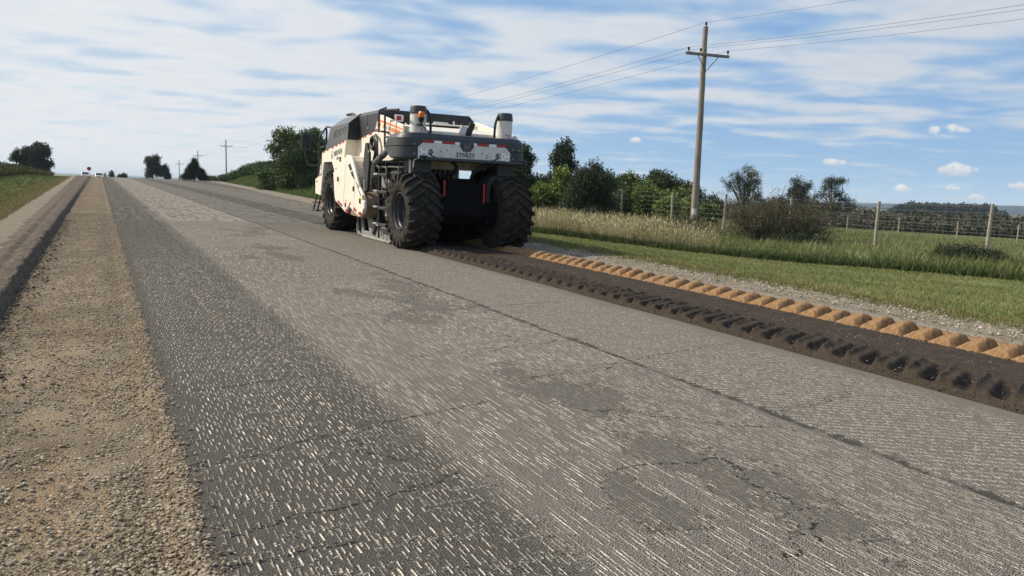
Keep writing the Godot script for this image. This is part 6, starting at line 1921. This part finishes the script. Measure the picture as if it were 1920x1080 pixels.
func build_far_things() -> void:
	vehicle("parked_van", "white van left of the round red sign, on the crest", Vector3(-3.05, 0.34, -225.0), false, mats.white)
	vehicle("pickup_truck", "white pickup truck right of the round red sign, on the crest", Vector3(0.0, 0.25, -225.0), true, mats.white)
	var o := base("stop_sign", Vector3(-1.85, 0.9, -190.0))
	tag(o, "round-looking red sign on a thin post between the two white vehicles", "sign")
	var b := MB.new()
	b.tube([Vector3(0, 0, 0), Vector3(0, 1.7, 0)], 0.03, 8)
	put(b, "post", mats.bright, o)
	var oct := []
	var oct2 := []
	for k in 8:
		var a := (k + 0.5) * TAU / 8.0
		oct.append([0.40 * cos(a), 1.85 + 0.40 * sin(a)])
		oct2.append([0.43 * cos(a), 1.85 + 0.43 * sin(a)])
	b = MB.new()
	b.prism(oct2, 0.03, 0.045, 0.0, Transform3D.IDENTITY)
	put(b, "sign_rim", mats.reflect_white, o)
	b = MB.new()
	b.prism(oct, 0.046, 0.055, 0.0, Transform3D.IDENTITY)
	put(b, "sign_face", mats.reflect_red, o)
	# hedgerow at the far edge of the field and the wooded ridge
	var rng := RandomNumberGenerator.new()
	rng.seed = 90
	var xs := []
	var cs := PackedColorArray()
	var nz := noise(0.9, 3, 91)
	for k in 7000:
		var az := rng.randf_range(36.0, 66.0)
		var d := rng.randf_range(116.0, 150.0) + 26.0 * sstep(50.0, 42.0, az)
		var x := sin(az * DEG) * d
		var s := cos(az * DEG) * d
		var top := (2.3 + 1.1 * nz.get_noise_2d(az * 1.6, d * 0.05)) * (0.55 + 0.45 * sstep(114.0, 130.0, d))
		var y := land_y(x, s) + rng.randf_range(0.1, top)
		xs.append(Transform3D(Basis(Vector3(rng.randfn(), rng.randfn(), rng.randfn()).normalized(), rng.randf() * TAU).scaled(Vector3.ONE * rng.randf_range(0.8, 1.5)), Vector3(x, y, -s)))
		var k2 := clampf(0.5 + nz.get_noise_2d(az * 3.0, 9.0) + rng.randf_range(-0.3, 0.3), 0.0, 1.0)
		cs.append(Color(0.035, 0.045, 0.024).lerp(Color(0.12, 0.105, 0.075), k2))
	tag(many(leaf_clump("far", 0), mats.leaf, xs, cs, "hedgerow", self), "dark scrubby hedgerow along the far edge of the field", "hedgerow", "", "stuff")
	xs = []
	cs = PackedColorArray()
	for k in 3800:
		var az := rng.randf_range(52.4, 58.8)
		var edge := sstep(52.2, 53.6, az) * (1.0 - 0.75 * sstep(57.9, 58.7, az))
		var d := rng.randf_range(540.0, 580.0)
		var x := sin(az * DEG) * d
		var s := cos(az * DEG) * d
		var top := (1.0 + 5.2 * edge) + 1.2 * nz.get_noise_2d(az * 9.0, 3.0)
		xs.append(Transform3D(Basis(Vector3(rng.randfn(), rng.randfn(), rng.randfn()).normalized(), rng.randf() * TAU).scaled(Vector3.ONE * rng.randf_range(2.4, 4.2)), Vector3(x, land_y(x, s) + rng.randf_range(0.0, top), -s)))
		cs.append(Color(0.02, 0.03, 0.022).lerp(Color(0.045, 0.058, 0.038), rng.randf()))
	tag(many(leaf_clump("far", 1), mats.leaf, xs, cs, "woodland", self), "dark wooded ridge far off on the right", "woodland", "", "stuff")

# ------------------------------------------------------------------ loose stones
func stone_mesh(sd: int) -> ArrayMesh:
	var rng := RandomNumberGenerator.new()
	rng.seed = sd
	var pts := []
	var rings := [[-0.55, 0.65], [0.05, 1.0], [0.55, 0.62]]
	for q in rings:
		var line := []
		for k in 6:
			var a: float = TAU * (k + rng.randf_range(-0.25, 0.25)) / 6.0
			var r: float = q[1] * rng.randf_range(0.75, 1.15)
			line.append(Vector3(cos(a) * r, q[0] * rng.randf_range(0.8, 1.2) * 0.75, sin(a) * r * 0.8))
		pts.append(line)
	var b := MB.new()
	var top := Vector3(rng.randf_range(-0.2, 0.2), 0.62, rng.randf_range(-0.2, 0.2))
	for k in 6:
		var j := (k + 1) % 6
		for i in 2:
			var m: Vector3 = (pts[i][k] + pts[i][j] + pts[i + 1][j]) / 3.0
			b.poly([pts[i][k], pts[i][j], pts[i + 1][j]], m)
			b.poly([pts[i][k], pts[i + 1][j], pts[i + 1][k]], m)
		b.poly([pts[2][k], pts[2][j], top], Vector3.UP)
	return b.mesh()

func stones(called: String, label: String, n: int, where: Callable, height: Callable, smin: float, smax: float, cols: Array, sd: int) -> void:
	var rng := RandomNumberGenerator.new()
	rng.seed = sd
	for v in 2:
		var xs := []
		var cs := PackedColorArray()
		for k in n / 2:
			var q: Vector2 = where.call(rng)
			var sz := smin + (smax - smin) * pow(rng.randf(), 3.8)
			xs.append(Transform3D(Basis(Vector3(rng.randf_range(-0.3, 0.3), 1, rng.randf_range(-0.3, 0.3)).normalized(), rng.randf() * TAU).scaled(Vector3(sz, sz * rng.randf_range(0.6, 1.0), sz)), Vector3(q.x, height.call(q.x, q.y) + sz * 0.2, -q.y)))
			cs.append((cols[0] as Color).lerp(cols[1], rng.randf()).lerp(cols[2], pow(rng.randf(), 3.0)))
		var o := many(stone_mesh(sd + v * 7), mats.stone, xs, cs, called, self)
		tag(o, label + (", the rounder ones" if v else ", the flatter ones"), "gravel", "", "stuff")

func build_stones() -> void:
	var nz := noise(1.2, 3, 500)
	var dirt := func(r: RandomNumberGenerator) -> Vector2:
		var s := 2.2 + 27.0 * pow(r.randf(), 2.3)
		var x := r.randf_range(-0.9, 0.36)
		if nz.get_noise_2d(x * 2.0, s) < 0.0 and r.randf() < 0.35 and x < 0.0: x = r.randf_range(0.0, 0.36)
		if x > 0.33: x = 0.33 - r.randf() * 0.3
		if r.randf() < 0.07: x = 0.30 + absf(r.randfn()) * 0.055
		return Vector2(x, s)
	stones("loose_gravel", "loose tan stones on the stripped dirt strip", 95000, dirt, func(x: float, s: float) -> float: return road_y(s) - 0.038 + 0.044 * sstep(0.20, 0.31, x), 0.0022, 0.0140, [Color(0.13, 0.10, 0.065), Color(0.31, 0.25, 0.17), Color(0.48, 0.415, 0.32)], 600)
	var grav := func(r: RandomNumberGenerator) -> Vector2:
		var s := 3.5 + 20.0 * pow(r.randf(), 1.3)
		return Vector2(lerpf(9.0, 10.3, pow(r.randf(), 0.8)) + maxf(0.0, s - 18.0) * 0.06, s)
	stones("shoulder_stones", "pale crushed stones on the right-hand gravel shoulder", 16000, grav, func(x: float, s: float) -> float: return maxf(road_y(s) - 0.02, land_y(x, s)) + 0.012, 0.006, 0.028, [Color(0.17, 0.143, 0.108), Color(0.29, 0.255, 0.20), Color(0.50, 0.455, 0.375)], 620)
	var soil := func(r: RandomNumberGenerator) -> Vector2:
		return Vector2(r.randf_range(5.86, 7.75), 2.6 + 14.0 * pow(r.randf(), 1.5))
	stones("soil_crumbs", "dark crumbs of recycled soil on the strip behind the machine", 9000, soil, func(_x: float, s: float) -> float: return road_y(s) + 0.022, 0.003, 0.016, [Color(0.028, 0.022, 0.017), Color(0.07, 0.056, 0.043), Color(0.22, 0.19, 0.155)], 640)
	var edge := func(r: RandomNumberGenerator) -> Vector2:
		return Vector2(-0.9 + 0.13 * r.randfn(), 3.0 + 22.0 * pow(r.randf(), 1.4))
	stones("windrow_crumbs", "dark crumbs rolled down from the windrow of millings", 5000, edge, func(_x: float, s: float) -> float: return road_y(s) - 0.02, 0.004, 0.028, [Color(0.04, 0.032, 0.025), Color(0.10, 0.08, 0.06), Color(0.2, 0.17, 0.13)], 660)
	var tan_c := func(r: RandomNumberGenerator) -> Vector2:
		return Vector2(r.randf_range(7.62, 8.32) if r.randf() < 0.6 else 7.72 + 0.06 * r.randfn(), 3.2 + 13.0 * pow(r.randf(), 1.3))
	stones("subsoil_crumbs", "tan crumbs of subsoil along the foot of the mounds", 5000, tan_c, func(x: float, s: float) -> float: return road_y(s) + 0.0 + 0.10 * sstep(8.08, 8.22, x), 0.004, 0.02, [Color(0.14, 0.08, 0.042), Color(0.25, 0.15, 0.08), Color(0.33, 0.21, 0.125)], 680)
	# grass creeping into the gravel's edge
	var creep := func(r: RandomNumberGenerator) -> Vector2:
		var s := 4.0 + 20.0 * pow(r.randf(), 1.2)
		return Vector2(10.25 - absf(r.randfn()) * 0.33 + maxf(0.0, s - 18.0) * 0.06, s)
	scatter("edge_grass", "sparse dry grass creeping into the right-hand gravel", "grass", tuft(8, 0.075, 0.06, 0.007, false, 8), 3500, creep, func(_x: float, _s: float, r: RandomNumberGenerator) -> Color: return Color(0.26, 0.21, 0.10).lerp(Color(0.12, 0.16, 0.05), r.randf()), 0.6, 1.3, 19)
